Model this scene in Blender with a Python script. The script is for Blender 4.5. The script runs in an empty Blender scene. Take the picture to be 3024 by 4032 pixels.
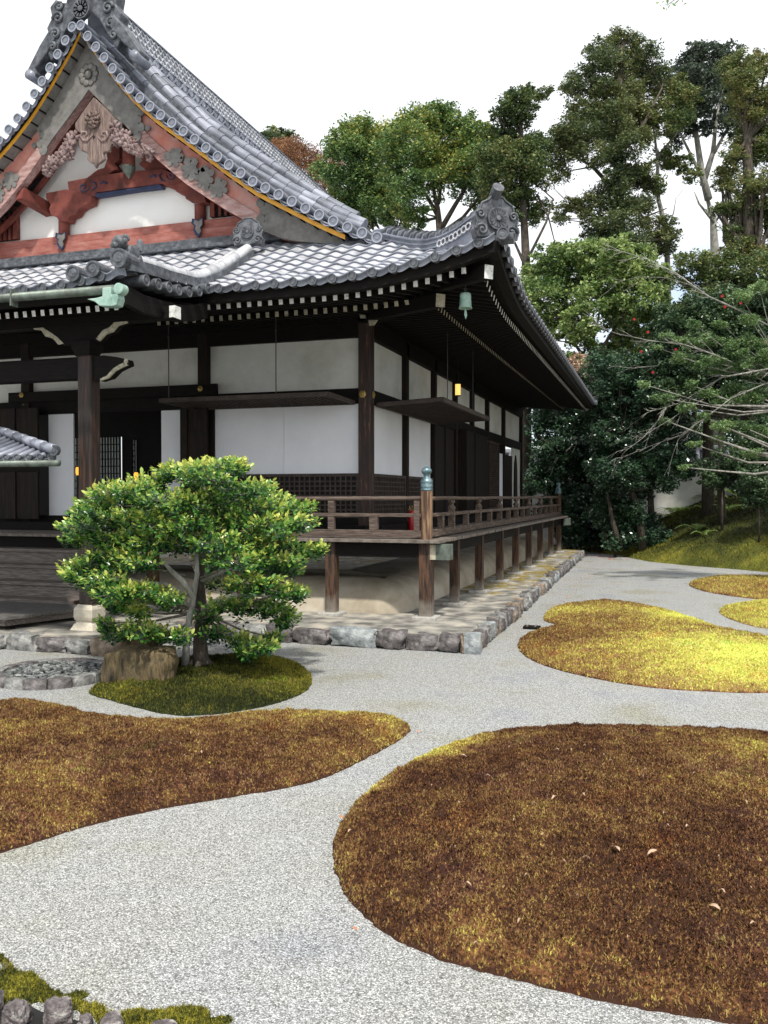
import bpy, math, random
import numpy as np
from math import sin, cos, pi, radians, atan, sqrt
from mathutils import Vector, Matrix
random.seed(7); RNG = np.random.default_rng(11)
S = bpy.context.scene; COL = S.collection
# ------------------------------------------------------------ camera
FPX = 3425.0; HC = 2.30
YAW = atan(1128/FPX); PIT = atan(63/FPX)
cam = bpy.data.cameras.new('camera'); camo = bpy.data.objects.new('camera', cam); COL.objects.link(camo)
camo.location = (0, 0, HC); camo.rotation_euler = (pi/2-PIT, 0, YAW)
cam.sensor_fit = 'HORIZONTAL'; cam.sensor_width = 36; cam.lens = 36*FPX/3024
cam.clip_start = .05; cam.clip_end = 2000; S.camera = camo
# ------------------------------------------------------------ sun + sky
SUN_EL = radians(57); SUN_DIR = Vector((.42, -.91, 0)).normalized()
d = Vector((SUN_DIR.x*cos(SUN_EL), SUN_DIR.y*cos(SUN_EL), sin(SUN_EL)))
sl = bpy.data.lights.new('sun', 'SUN'); sl.energy = 3.5; sl.angle = radians(3); sl.color = (1, .95, .86)
so = bpy.data.objects.new('sun', sl); COL.objects.link(so); so.rotation_euler = d.to_track_quat('Z', 'Y').to_euler(); so.location = (10, -10, 20)
w = bpy.data.worlds.new("World"); S.world = w; w.use_nodes = True
nt = w.node_tree; N = nt.nodes; L = nt.links; N.clear()
out = N.new('ShaderNodeOutputWorld'); sky = N.new('ShaderNodeTexSky'); sky.sky_type = 'NISHITA'; sky.sun_disc = False
sky.sun_elevation = SUN_EL; sky.sun_rotation = math.atan2(SUN_DIR.x, SUN_DIR.y)
b1 = N.new('ShaderNodeBackground'); b1.inputs[1].default_value = .15; L.new(sky.outputs[0], b1.inputs[0])
b2 = N.new('ShaderNodeBackground'); b2.inputs[0].default_value = (.93, .96, 1, 1); b2.inputs[1].default_value = 1.0
tc = N.new('ShaderNodeTexCoord'); nz = N.new('ShaderNodeTexNoise'); nz.inputs['Scale'].default_value = 2.2; nz.inputs['Detail'].default_value = 5
L.new(tc.outputs['Generated'], nz.inputs['Vector'])
rp = N.new('ShaderNodeValToRGB'); rp.color_ramp.elements[0].position = .42; rp.color_ramp.elements[1].position = .56
sz = N.new('ShaderNodeSeparateXYZ'); L.new(tc.outputs['Generated'], sz.inputs[0]); mz = N.new('ShaderNodeMath'); mz.operation = 'MULTIPLY_ADD'; mz.inputs[1].default_value = .55
L.new(sz.outputs['Z'], mz.inputs[0]); L.new(nz.outputs[0], mz.inputs[2]); L.new(mz.outputs[0], rp.inputs[0]); mx = N.new('ShaderNodeMixShader')
L.new(rp.outputs[0], mx.inputs[0]); L.new(b1.outputs[0], mx.inputs[1]); L.new(b2.outputs[0], mx.inputs[2]); L.new(mx.outputs[0], out.inputs[0])
S.view_settings.view_transform = 'Standard'; S.view_settings.look = 'None'; S.view_settings.exposure = 0.42; S.view_settings.gamma = 1
S.render.engine = 'CYCLES'; S.cycles.max_bounces = 6; S.cycles.diffuse_bounces = 3; S.cycles.transparent_max_bounces = 4

# ------------------------------------------------------------ helpers
def ray(px, py):
    a = (px-1512)/FPX; b = -(py-2016)/FPX
    fy = cos(PIT)+b*sin(PIT); fz = -sin(PIT)+b*cos(PIT)
    return (a*cos(YAW)-fy*sin(YAW), a*sin(YAW)+fy*cos(YAW), fz)
def onz(px, py, z=0.0):
    r = ray(px, py); t = (z-HC)/r[2]; return (r[0]*t, r[1]*t)
def ony(px, py, Y):
    r = ray(px, py); t = Y/r[1]; return (r[0]*t, HC+r[2]*t)
K = 3024/1659.0
def at(dx, dy, dep):            # display pixel + camera depth -> point
    r = ray(dx*K, dy*K); return Vector((r[0]*dep, r[1]*dep, HC+r[2]*dep))

def hash2(ix, iy, s):
    h = (ix*374761393 + iy*668265263 + s*1442695041) & 0xffffffff
    h = ((h ^ (h >> 13))*1274126177) & 0xffffffff
    return ((h ^ (h >> 16)) & 0xffff)/65535.0
def vnoise(x, y, s=0):
    x = np.asarray(x, float); y = np.asarray(y, float)
    ix = np.floor(x).astype(np.int64); iy = np.floor(y).astype(np.int64)
    fx = x-ix; fy = y-iy; fx = fx*fx*(3-2*fx); fy = fy*fy*(3-2*fy)
    a = hash2(ix, iy, s); b = hash2(ix+1, iy, s); c = hash2(ix, iy+1, s); e = hash2(ix+1, iy+1, s)
    return a*(1-fx)*(1-fy)+b*fx*(1-fy)+c*(1-fx)*fy+e*fx*fy
def fbm(x, y, s=0, o=4):
    r = 0; a = .5; t = 0
    for i in range(o):
        r = r+a*vnoise(np.asarray(x)*2**i, np.asarray(y)*2**i, s+i*17); t += a; a *= .5
    return r/t

# ---- materials
def principled(name):
    m = bpy.data.materials.new(name); m.use_nodes = True
    return m, m.node_tree.nodes, m.node_tree.links, m.node_tree.nodes['Principled BSDF']
def ramp(N, cols, pos=None):
    r = N.new('ShaderNodeValToRGB'); e = r.color_ramp.elements
    n = len(cols); pos = pos or [i/(n-1) for i in range(n)]
    while len(e) < n: e.new(.5)
    for i in range(n): e[i].position = pos[i]; e[i].color = (*cols[i], 1)
    return r
def coords(N, L, stretch):
    t = N.new('ShaderNodeTexCoord'); mp = N.new('ShaderNodeMapping'); mp.inputs['Scale'].default_value = stretch
    L.new(t.outputs['Object'], mp.inputs[0]); return mp
def mat(name, cols, scale=8, rough=.7, bump=.15, stretch=(1, 1, 1), pos=None, metal=0, detail=6, dist=.01, rough2=None, spec=.5, island=0):
    m, N, L, B = principled(name)
    mp = coords(N, L, stretch)
    n = N.new('ShaderNodeTexNoise'); n.inputs['Scale'].default_value = scale; n.inputs['Detail'].default_value = detail; n.inputs['Roughness'].default_value = .65
    L.new(mp.outputs[0], n.inputs['Vector'])
    fac = n.outputs[0]
    if island:
        g = N.new('ShaderNodeNewGeometry'); ma = N.new('ShaderNodeMath'); ma.operation = 'MULTIPLY_ADD'; ma.inputs[1].default_value = island; ma.inputs[2].default_value = -island/2
        L.new(g.outputs['Random Per Island'], ma.inputs[0]); ad = N.new('ShaderNodeMath'); ad.operation = 'ADD'; L.new(ma.outputs[0], ad.inputs[0]); L.new(fac, ad.inputs[1]); fac = ad.outputs[0]
    r = ramp(N, cols, pos or [.3+.4*i/(len(cols)-1) for i in range(len(cols))]); L.new(fac, r.inputs[0]); L.new(r.outputs[0], B.inputs['Base Color'])
    B.inputs['Roughness'].default_value = rough; B.inputs['Metallic'].default_value = metal; B.inputs['Specular IOR Level'].default_value = spec
    if bump:
        n2 = N.new('ShaderNodeTexNoise'); n2.inputs['Scale'].default_value = scale*3; n2.inputs['Detail'].default_value = 4; L.new(mp.outputs[0], n2.inputs['Vector'])
        b = N.new('ShaderNodeBump'); b.inputs['Strength'].default_value = bump; b.inputs['Distance'].default_value = dist
        L.new(n2.outputs[0], b.inputs['Height']); L.new(b.outputs[0], B.inputs['Normal'])
    return m
M = {}
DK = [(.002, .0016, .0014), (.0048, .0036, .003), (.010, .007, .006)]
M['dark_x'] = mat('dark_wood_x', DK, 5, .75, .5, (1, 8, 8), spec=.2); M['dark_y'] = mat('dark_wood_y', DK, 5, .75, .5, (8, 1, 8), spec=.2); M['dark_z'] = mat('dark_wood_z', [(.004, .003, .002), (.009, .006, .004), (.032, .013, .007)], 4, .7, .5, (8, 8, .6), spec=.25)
WB = [(.007, .005, .004), (.022, .012, .008), (.10, .046, .022), (.026, .014, .009)]
M['post'] = mat('weathered_post_wood', WB, 3.2, .7, .8, (7, 7, .7), island=.0)
M['corner_post'] = mat('split_brown_pillar', [(.008, .004, .003), (.022, .009, .006), (.05, .018, .010), (.30, .15, .07)], 3, .6, .7, (6, 6, .6), pos=[.3, .5, .6, .72])
def feet(m):
    N = m.node_tree.nodes; L = m.node_tree.links; B = N['Principled BSDF']; src = B.inputs['Base Color'].links[0].from_socket
    t = N.new('ShaderNodeTexCoord'); sx = N.new('ShaderNodeSeparateXYZ'); L.new(t.outputs['Object'], sx.inputs[0]); nn = N.new('ShaderNodeTexNoise'); nn.inputs['Scale'].default_value = 5; L.new(t.outputs['Object'], nn.inputs['Vector'])
    a = N.new('ShaderNodeMath'); a.operation = 'MULTIPLY_ADD'; a.inputs[1].default_value = .5; L.new(nn.outputs[0], a.inputs[0]); L.new(sx.outputs['Z'], a.inputs[2])
    r = ramp(N, [(1, 1, 1), (.7, .7, .7), (0, 0, 0)], [.50, .60, .85]); L.new(a.outputs[0], r.inputs[0]); mi = N.new('ShaderNodeMix'); mi.data_type = 'RGBA'; L.new(r.outputs[0], mi.inputs[0]); L.new(src, mi.inputs[6]); mi.inputs[7].default_value = (.22, .20, .17, 1); L.new(mi.outputs[2], B.inputs['Base Color'])
feet(M['post'])
M['newel'] = mat('newel_cypress', [(.03, .014, .009), (.08, .038, .022), (.27, .17, .095), (.06, .028, .016)], 3, .65, .8, (7, 7, .5))
M['rail_x'] = mat('rail_wood_x', [(.03, .021, .017), (.09, .062, .05), (.19, .15, .12)], 5, .75, .9, (.8, 9, 9)); M['rail_y'] = mat('rail_wood_y', [(.03, .02, .015), (.09, .06, .044), (.24, .185, .14)], 5, .75, .9, (9, .8, 9))
M['deck'] = mat('deck_boards', [(.06, .05, .042), (.15, .125, .105), (.26, .23, .20)], 4, .7, .6, (2, 7, 2)); M['step'] = mat('step_boards', [(.045, .038, .033), (.15, .125, .11), (.27, .235, .21)], 4, .55, .8, (1, 9, 9)); M['stepplat'] = mat('grey_planks', [(.05, .047, .045), (.10, .095, .09), (.17, .16, .15)], 4, .6, .8, (2, 8, 8))
M['plaster'] = mat('wall_plaster', [(.54, .54, .49), (.68, .68, .64), (.77, .77, .75)], 1.3, .9, .08, detail=9)
M['gable_plaster'] = mat('gable_plaster', [(.70, .64, .52), (.82, .81, .78), (.86, .86, .84)], .9, .9, .05, pos=[.22, .36, .6])
M['paper'] = mat('shoji_paper', [(.76, .78, .83), (.83, .84, .88)], 2, .8, .02)
def screen_mat():
    m, N, L, B = principled('backlit_shoji'); t = N.new('ShaderNodeBsdfTranslucent'); t.inputs[0].default_value = (.85, .88, .86, 1); B.inputs['Base Color'].default_value = (.8, .82, .8, 1); x = N.new('ShaderNodeMixShader'); x.inputs[0].default_value = .6
    L.new(B.outputs[0], x.inputs[1]); L.new(t.outputs[0], x.inputs[2]); L.new(x.outputs[0], N['Material Output'].inputs[0]); return m
M['screen'] = screen_mat()
M['mound'] = mat('kamebara_plaster', [(.27, .23, .17), (.41, .36, .28), (.53, .49, .42)], 1.3, .85, .2)
M['tile'] = mat('roof_tile', [(.30, .31, .33), (.52, .53, .56), (.62, .63, .66)], 3.0, .24, .12, spec=.7, island=.25)
M['tile_blue'] = mat('ridge_tile', [(.085, .095, .12), (.17, .185, .23), (.28, .30, .36)], 2.2, .38, .12, spec=.6, island=.35)
M['tile_dark'] = mat('tile_relief', [(.022, .025, .030), (.072, .079, .092), (.15, .16, .18)], 9, .55, .6)
M['red'] = mat('faded_vermilion', [(.20, .055, .042), (.30, .10, .078), (.36, .165, .14)], 3, .75, .3, (1, 4, 4))
M['red_shade'] = mat('shaded_vermilion', [(.05, .012, .009), (.15, .032, .022), (.22, .06, .042)], 3, .75, .3)  # darker copy of the vermilion: shade under the gable put into the colour
M['pink'] = mat('bleached_vermilion', [(.44, .14, .10), (.48, .21, .17), (.42, .30, .28)], 2.5, .8, .4, (1, 3, 1), pos=[.35, .52, .68])
M['pinkgrey'] = mat('bleached_board', [(.15, .08, .07), (.34, .20, .18), (.42, .31, .30)], 5, .8, .8, (.7, 3, 3))
M['greyfit'] = mat('grey_metal_fitting', [(.09, .085, .078), (.14, .135, .125), (.19, .185, .175)], 6, .6, .5)
M['gold'] = mat('gilded_edge', [(.55, .25, .02), (.78, .40, .03)], 6, .5, .05); M['brass'] = mat('old_brass', [(.28, .18, .05), (.55, .40, .14)], 20, .4, .2, metal=.7)
M['carve'] = mat('carved_wood', [(.04, .026, .022), (.16, .11, .095), (.31, .23, .19)], 5, .8, 1.0, (7, 7, .7)); M['blue'] = mat('blue_paint', [(.008, .012, .03), (.02, .035, .11)], 8, .7, .1)
M['copper'] = mat('green_copper', [(.12, .22, .18), (.26, .40, .34), (.40, .54, .47)], 6, .55, .3, metal=.1); M['bronze'] = mat('blue_bronze', [(.05, .09, .11), (.13, .21, .24), (.26, .36, .38)], 9, .35, .3, metal=.45)
M['copper_dk'] = mat('aged_gutter', [(.05, .06, .05), (.12, .14, .12), (.20, .26, .22)], 5, .5, .3, metal=.3)
M['white'] = mat('white_rafter_paint', [(.18, .18, .17), (.6, .6, .57), (.78, .78, .76)], 14, .8, .1, pos=[.3, .42, .6]); M['cream'] = mat('yellowed_paint', [(.16, .14, .10), (.40, .37, .28), (.52, .49, .38)], 14, .8, .1)
M['stone'] = mat('granite', [(.26, .25, .23), (.38, .37, .34), (.48, .47, .44)], 25, .85, .4)
M['cream_stone'] = mat('carved_granite', [(.42, .38, .30), (.55, .51, .43)], 20, .85, .3)
def kerb_mat(name, cols): return mat(name, cols, 5, .8, 1.0, dist=.03, detail=8)
M['k1'] = kerb_mat('grey_kerb_stone', [(.06, .06, .058), (.20, .20, .195), (.42, .42, .40)]); M['k2'] = kerb_mat('blue_grey_stone', [(.09, .10, .105), (.24, .265, .275), (.45, .47, .47)]); M['k3'] = kerb_mat('rusty_stone', [(.06, .048, .038), (.22, .165, .12), (.40, .34, .28)]); M['k4'] = kerb_mat('dark_stone', [(.025, .024, .024), (.10, .09, .09), (.30, .28, .28)])
M['iron'] = mat('black_iron', [(.01, .01, .01), (.03, .03, .03)], 10, .5, .1)
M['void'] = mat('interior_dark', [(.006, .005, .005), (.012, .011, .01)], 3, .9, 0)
M['bark'] = mat('bark', [(.025, .020, .015), (.07, .056, .042), (.14, .12, .10)], 5, .9, .9, (4, 4, 1), dist=.02); M['palebark'] = mat('pale_bark', [(.09, .09, .078), (.22, .215, .19), (.36, .35, .32)], 4, .85, .6, (3, 3, 1))
M['limb'] = mat('pale_camellia_limb', [(.20, .19, .17), (.42, .41, .38), (.62, .61, .58)], 4, .8, .5, (3, 3, 1)); M['cambark'] = mat('camellia_bark', [(.05, .04, .03), (.16, .14, .11), (.34, .31, .27)], 5, .85, .8, (3, 3, 1)); M['redbark'] = mat('cedar_bark', [(.10, .05, .035), (.24, .12, .08)], 4, .9, .8, (6, 6, 1))
M['lichen'] = mat('lichened_rock', [(.02, .017, .017), (.09, .075, .075), (.17, .15, .15), (.46, .44, .40)], 16, .85, 1.0, pos=[.3, .45, .55, .68], dist=.02, detail=9); M['stump'] = mat('petrified_stump', [(.012, .010, .008), (.075, .055, .028), (.15, .11, .05), (.07, .075, .05)], 3.0, .85, 1.0, (5, 5, 1), dist=.03, detail=8)

def leafmat(name, cols, scale, rough=.5, trans=.25, spec=.4, isl=.5, tint=0):
    m, N, L, B = principled(name)
    mp = coords(N, L, (1, 1, 1)); n = N.new('ShaderNodeTexNoise'); n.inputs['Scale'].default_value = scale; n.inputs['Detail'].default_value = 3; L.new(mp.outputs[0], n.inputs['Vector'])
    g = N.new('ShaderNodeNewGeometry'); ma = N.new('ShaderNodeMath'); ma.operation = 'MULTIPLY_ADD'; ma.inputs[1].default_value = isl; ma.inputs[2].default_value = -isl/2
    L.new(g.outputs['Random Per Island'], ma.inputs[0]); ad = N.new('ShaderNodeMath'); ad.operation = 'ADD'; L.new(ma.outputs[0], ad.inputs[0]); L.new(n.outputs[0], ad.inputs[1])
    if tint: at_ = N.new('ShaderNodeAttribute'); at_.attribute_name = 'tint'; a2 = N.new('ShaderNodeMath'); a2.operation = 'MULTIPLY_ADD'; a2.inputs[1].default_value = tint; L.new(at_.outputs['Fac'], a2.inputs[0]); L.new(ad.outputs[0], a2.inputs[2]); ad = a2
    r = ramp(N, cols, [.2+.6*i/(len(cols)-1) for i in range(len(cols))]); L.new(ad.outputs[0], r.inputs[0]); L.new(r.outputs[0], B.inputs['Base Color'])
    B.inputs['Roughness'].default_value = rough; B.inputs['Specular IOR Level'].default_value = spec
    if trans:
        tr = N.new('ShaderNodeBsdfTranslucent'); L.new(r.outputs[0], tr.inputs[0]); mxs = N.new('ShaderNodeMixShader'); mxs.inputs[0].default_value = trans
        L.new(B.outputs[0], mxs.inputs[1]); L.new(tr.outputs[0], mxs.inputs[2]); L.new(mxs.outputs[0], N['Material Output'].inputs[0])
    return m

# ---- mesh builder
class MB:
    def __init__(s): s.v = []; s.f = []; s.mi = []; s.cur = 0
    def add(s, vs, fs):
        o = len(s.v); s.v += [tuple(v) for v in vs]; s.f += [tuple(i+o for i in f) for f in fs]; s.mi += [s.cur]*len(fs); return s
    def box(s, x0, x1, y0, y1, z0, z1):
        return s.add([(x0, y0, z0), (x1, y0, z0), (x1, y1, z0), (x0, y1, z0), (x0, y0, z1), (x1, y0, z1), (x1, y1, z1), (x0, y1, z1)],
                     [(0, 3, 2, 1), (4, 5, 6, 7), (0, 1, 5, 4), (1, 2, 6, 5), (2, 3, 7, 6), (3, 0, 4, 7)])
    def beam(s, a, b, w, h, endmat=None):       # box from a to b, width w, height h
        a = Vector(a); b = Vector(b); d = (b-a).normalized(); up = Vector((0, 0, 1))
        if abs(d.z) > .95: up = Vector((0, 1, 0))
        r = d.cross(up).normalized(); u = r.cross(d)
        vs = [p+r*(w/2*i)+u*(h/2*j) for p in (a, b) for i, j in ((-1, -1), (1, -1), (1, 1), (-1, 1))]
        s.add(vs, [(0, 1, 5, 4), (1, 2, 6, 5), (2, 3, 7, 6), (3, 0, 4, 7), (4, 5, 6, 7)])
        c = s.cur
        if endmat is not None: s.cur = endmat
        s.add(vs[:4], [(3, 2, 1, 0)]); s.cur = c; return s
    def tube(s, pts, rad, n=8, caps=True):
        pts = [Vector(p) for p in pts]; rad = rad if hasattr(rad, '__len__') else [rad]*len(pts)
        rings = []; prev = None
        for i, p in enumerate(pts):
            d = (pts[min(i+1, len(pts)-1)]-pts[max(i-1, 0)]).normalized()
            if prev is None: a = d.orthogonal().normalized()
            else:
                a = prev-d*prev.dot(d); a = a.normalized() if a.length > 1e-5 else d.orthogonal().normalized()
            prev = a; b = d.cross(a)
            rings.append([p+(a*cos(2*pi*k/n)+b*sin(2*pi*k/n))*rad[i] for k in range(n)])
        vs = [v for r in rings for v in r]; fs = []
        for i in range(len(pts)-1):
            for k in range(n): k2 = (k+1) % n; fs.append((i*n+k, i*n+k2, (i+1)*n+k2, (i+1)*n+k))
        if caps: fs.append(tuple(range(n-1, -1, -1))); fs.append(tuple((len(pts)-1)*n+k for k in range(n)))
        return s.add(vs, fs)
    def lathe(s, c, prof, n=20, axis='z'):
        c = Vector(c); vs = []
        for r, h in prof:
            for k in range(n):
                ph = pi/4 if n == 4 and axis == 'z' else 0; x, y = r*cos(2*pi*k/n+ph), r*sin(2*pi*k/n+ph)
                vs.append(c+{'z': Vector((x, y, h)), 'y': Vector((x, h, y)), 'x': Vector((h, x, y))}[axis])
        fs = [(i*n+k, i*n+(k+1) % n, (i+1)*n+(k+1) % n, (i+1)*n+k) for i in range(len(prof)-1) for k in range(n)]
        fs += [tuple(range(n-1, -1, -1)), tuple((len(prof)-1)*n+k for k in range(n))]
        return s.add(vs, fs)
    def prism(s, poly, f0, f1):      # poly list of 2D; f0,f1 map 2D->3D front/back
        n = len(poly); vs = [f0(*p) for p in poly]+[f1(*p) for p in poly]
        return s.add(vs, [tuple(range(n)), tuple(range(2*n-1, n-1, -1))]+[(i, i+n, (i+1) % n+n, (i+1) % n) for i in range(n)])
    def build(s, name, mats, parent=None, smooth=False, bevel=0):
        me = bpy.data.meshes.new(name); me.from_pydata(s.v, [], s.f)
        mats = mats if isinstance(mats, list) else [mats]
        for m in mats: me.materials.append(m)
        if len(mats) > 1: me.polygons.foreach_set('material_index', s.mi)
        if smooth: me.polygons.foreach_set('use_smooth', [True]*len(me.polygons)); 
        me.update()
        o = bpy.data.objects.new(name, me); COL.objects.link(o); o.parent = parent
        if bevel:
            b = o.modifiers.new('bevel', 'BEVEL'); b.width = bevel; b.segments = 2; b.limit_method = 'ANGLE'
        if smooth == 'auto': pass
        return o
def autosmooth(o, ang=40):
    me = o.data; me.polygons.foreach_set('use_smooth', [True]*len(me.polygons)); me.set_sharp_from_angle(angle=radians(ang)); return o
def np_mesh(name, V, F, m, parent=None, attr=None, smooth=False):
    me = bpy.data.meshes.new(name); V = np.ascontiguousarray(V, dtype=np.float32).reshape(-1, 3); F = np.ascontiguousarray(F, dtype=np.int32)
    k = F.shape[1]; me.vertices.add(len(V)); me.vertices.foreach_set('co', V.ravel())
    me.loops.add(F.size); me.loops.foreach_set('vertex_index', F.ravel()); me.polygons.add(len(F))
    me.polygons.foreach_set('loop_start', np.arange(0, F.size, k, dtype=np.int32)); me.polygons.foreach_set('loop_total', np.full(len(F), k, dtype=np.int32))
    if smooth: me.polygons.foreach_set('use_smooth', np.ones(len(F), dtype=bool))
    me.update(calc_edges=True)
    if attr is not None: a = me.attributes.new('tint', 'FLOAT', 'POINT'); a.data.foreach_set('value', np.asarray(attr, dtype=np.float32))
    me.materials.append(m); o = bpy.data.objects.new(name, me); COL.objects.link(o); o.parent = parent; return o
def tag(o, label=None, cat=None, group=None, kind=None):
    if label: o['label'] = label
    if cat: o['category'] = cat
    if group: o['group'] = group
    if kind: o['kind'] = kind
    return o
def thing(name, label, cat, loc=(0, 0, 0), group=None):
    o = bpy.data.objects.new(name, None); COL.objects.link(o); o.location = loc; o.empty_display_size = .2
    # children are modelled in world space: parent inverse keeps them there
    return tag(o, label, cat, group)
def adopt(o):        # child geometry is in world coordinates; undo the parent's offset
    if o.parent is not None and o.parent.type == 'EMPTY': o.matrix_parent_inverse = Matrix.Translation(-o.parent.location)
    return o
_b = MB.build
def build2(s, *a, **k): return adopt(_b(s, *a, **k))
MB.build = build2

# ============================================================ GROUND
def gravel_mat():
    m, N, L, B = principled('gravel'); mp = coords(N, L, (1, 1, 1))
    v = N.new('ShaderNodeTexVoronoi'); v.inputs['Scale'].default_value = 125; L.new(mp.outputs[0], v.inputs['Vector'])
    n = N.new('ShaderNodeTexNoise'); n.inputs['Scale'].default_value = .9; n.inputs['Detail'].default_value = 6; L.new(mp.outputs[0], n.inputs['Vector'])
    sep = N.new('ShaderNodeSeparateColor'); L.new(v.outputs['Color'], sep.inputs[0])
    r1 = ramp(N, [(.17, .175, .175), (.34, .35, .355), (.48, .49, .50), (.71, .725, .74)], [.0, .35, .7, 1]); L.new(sep.outputs[0], r1.inputs[0])
    dk = ramp(N, [(1, 1, 1), (.82, .81, .78), (.38, .37, .34)], [.3, .5, .85]); L.new(v.outputs['Distance'], dk.inputs[0])
    mu = N.new('ShaderNodeMix'); mu.data_type = 'RGBA'; mu.blend_type = 'MULTIPLY'; mu.inputs[0].default_value = 1; L.new(r1.outputs[0], mu.inputs[6]); L.new(dk.outputs[0], mu.inputs[7])
    tn = ramp(N, [(.84, .82, .68), (.97, .96, .92), (1, 1, 1.0), (.84, .86, .91)], [.3, .42, .56, .7]); L.new(n.outputs[0], tn.inputs[0])
    m2 = N.new('ShaderNodeMix'); m2.data_type = 'RGBA'; m2.blend_type = 'MULTIPLY'; m2.inputs[0].default_value = 1; L.new(mu.outputs[2], m2.inputs[6]); L.new(tn.outputs[0], m2.inputs[7])
    L.new(m2.outputs[2], B.inputs['Base Color']); B.inputs['Roughness'].default_value = .85
    b = N.new('ShaderNodeBump'); b.inputs['Strength'].default_value = .9; b.inputs['Distance'].default_value = .008; b.invert = True; L.new(v.outputs['Distance'], b.inputs['Height'])
    n3 = N.new('ShaderNodeTexNoise'); n3.inputs['Scale'].default_value = 5; L.new(mp.outputs[0], n3.inputs['Vector'])
    b2 = N.new('ShaderNodeBump'); b2.inputs['Strength'].default_value = .5; b2.inputs['Distance'].default_value = .03; L.new(n3.outputs[0], b2.inputs['Height']); L.new(b.outputs[0], b2.inputs['Normal']); L.new(b2.outputs[0], B.inputs['Normal'])
    return m
M['gravel'] = gravel_mat()
g = MB().add([(-400, -60, 0), (400, -60, 0), (400, 800, 0), (-400, 800, 0)], [(0, 1, 2, 3)]).build('ground', M['gravel'])
tag(g, 'pale grey raked gravel covering the temple garden floor', 'gravel', kind='structure')

def moss_mat(name, cols, pos):
    m, N, L, B = principled(name); a = N.new('ShaderNodeAttribute'); a.attribute_name = 'tint'
    g = N.new('ShaderNodeNewGeometry'); ma = N.new('ShaderNodeMath'); ma.operation = 'MULTIPLY_ADD'; ma.inputs[1].default_value = .22; ma.inputs[2].default_value = -.11
    n = N.new('ShaderNodeTexNoise'); n.inputs['Scale'].default_value = 45; n.inputs['Detail'].default_value = 4; mp = coords(N, L, (1, 1, 1)); L.new(mp.outputs[0], n.inputs['Vector'])
    L.new(n.outputs[0], ma.inputs[0]); ma.inputs[1].default_value = 1.0; ma.inputs[2].default_value = -.5
    ad = N.new('ShaderNodeMath'); ad.operation = 'ADD'; L.new(a.outputs['Fac'], ad.inputs[0]); L.new(ma.outputs[0], ad.inputs[1])
    r = ramp(N, cols, pos); L.new(ad.outputs[0], r.inputs[0]); B.inputs['Roughness'].default_value = .85; B.inputs['Specular IOR Level'].default_value = .2
    nl = N.new('ShaderNodeTexNoise'); nl.inputs['Scale'].default_value = 1.7; nl.inputs['Detail'].default_value = 5; L.new(mp.outputs[0], nl.inputs['Vector']); tn = ramp(N, [(1.08, .92, .82), (1, 1, 1), (1.0, 1, .95), (.98, .92, 1.15), (.84, 1.06, .80)], [.30, .42, .54, .64, .74]); L.new(nl.outputs[0], tn.inputs[0])
    mu = N.new('ShaderNodeMix'); mu.data_type = 'RGBA'; mu.blend_type = 'MULTIPLY'; mu.inputs[0].default_value = 1; L.new(r.outputs[0], mu.inputs[6]); L.new(tn.outputs[0], mu.inputs[7]); L.new(mu.outputs[2], B.inputs['Base Color'])
    n2 = N.new('ShaderNodeTexNoise'); n2.inputs['Scale'].default_value = 70; n2.inputs['Detail'].default_value = 3; L.new(mp.outputs[0], n2.inputs['Vector'])
    b = N.new('ShaderNodeBump'); b.inputs['Strength'].default_value = 1; b.inputs['Distance'].default_value = .02; L.new(n2.outputs[0], b.inputs['Height']); L.new(b.outputs[0], B.inputs['Normal'])
    return m
M['moss'] = moss_mat('haircap_moss', [(.042, .018, .010), (.165, .068, .028), (.25, .15, .058), (.37, .27, .08), (.66, .60, .12), (.68, .76, .17)], [0, .22, .42, .62, .85, 1])
M['moss_g'] = moss_mat('green_moss', [(.014, .020, .006), (.042, .050, .010), (.10, .11, .018), (.24, .22, .03), (.42, .36, .045), (.36, .42, .07)], [0, .25, .45, .65, .85, 1])

def sdist(px, py, poly):        # signed distance, + inside
    P = np.stack([px, py], 1); best = np.full(len(px), 1e9); inside = np.zeros(len(px), bool)
    n = len(poly)
    for i in range(n):
        a = np.array(poly[i]); b = np.array(poly[(i+1) % n]); ab = b-a; ap = P-a
        t = np.clip((ap@ab)/(ab@ab+1e-12), 0, 1); dd = ap-t[:, None]*ab; best = np.minimum(best, (dd**2).sum(1))
        c = ((a[1] > py) != (b[1] > py)) & (px < (b[0]-a[0])*(py-a[1])/(b[1]-a[1]+1e-12)+a[0]); inside ^= c
    return np.sqrt(best)*np.where(inside, 1, -1)
def smooth_poly(p, it=2):
    for _ in range(it):
        q = []
        for i in range(len(p)):
            a = p[i]; b = p[(i+1) % len(p)]; q += [(a[0]*.75+b[0]*.25, a[1]*.75+b[1]*.25), (a[0]*.25+b[0]*.75, a[1]*.25+b[1]*.75)]
        p = q
    return p
def blades(x, y, z, hgt, wid, lean):
    n = len(x); a = RNG.uniform(0, 2*pi, n); dx = np.cos(a)*wid/2; dy = np.sin(a)*wid/2
    la = RNG.uniform(0, 2*pi, n); ll = RNG.uniform(0, lean, n)*(hgt+wid*.5)
    V = np.stack([np.stack([x-dx, y-dy, z-.004], 1), np.stack([x+dx, y+dy, z-.004], 1), np.stack([x+np.cos(la)*ll, y+np.sin(la)*ll, z+hgt], 1)], 1)
    return V.reshape(-1, 3), np.arange(3*n).reshape(-1, 3)
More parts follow.
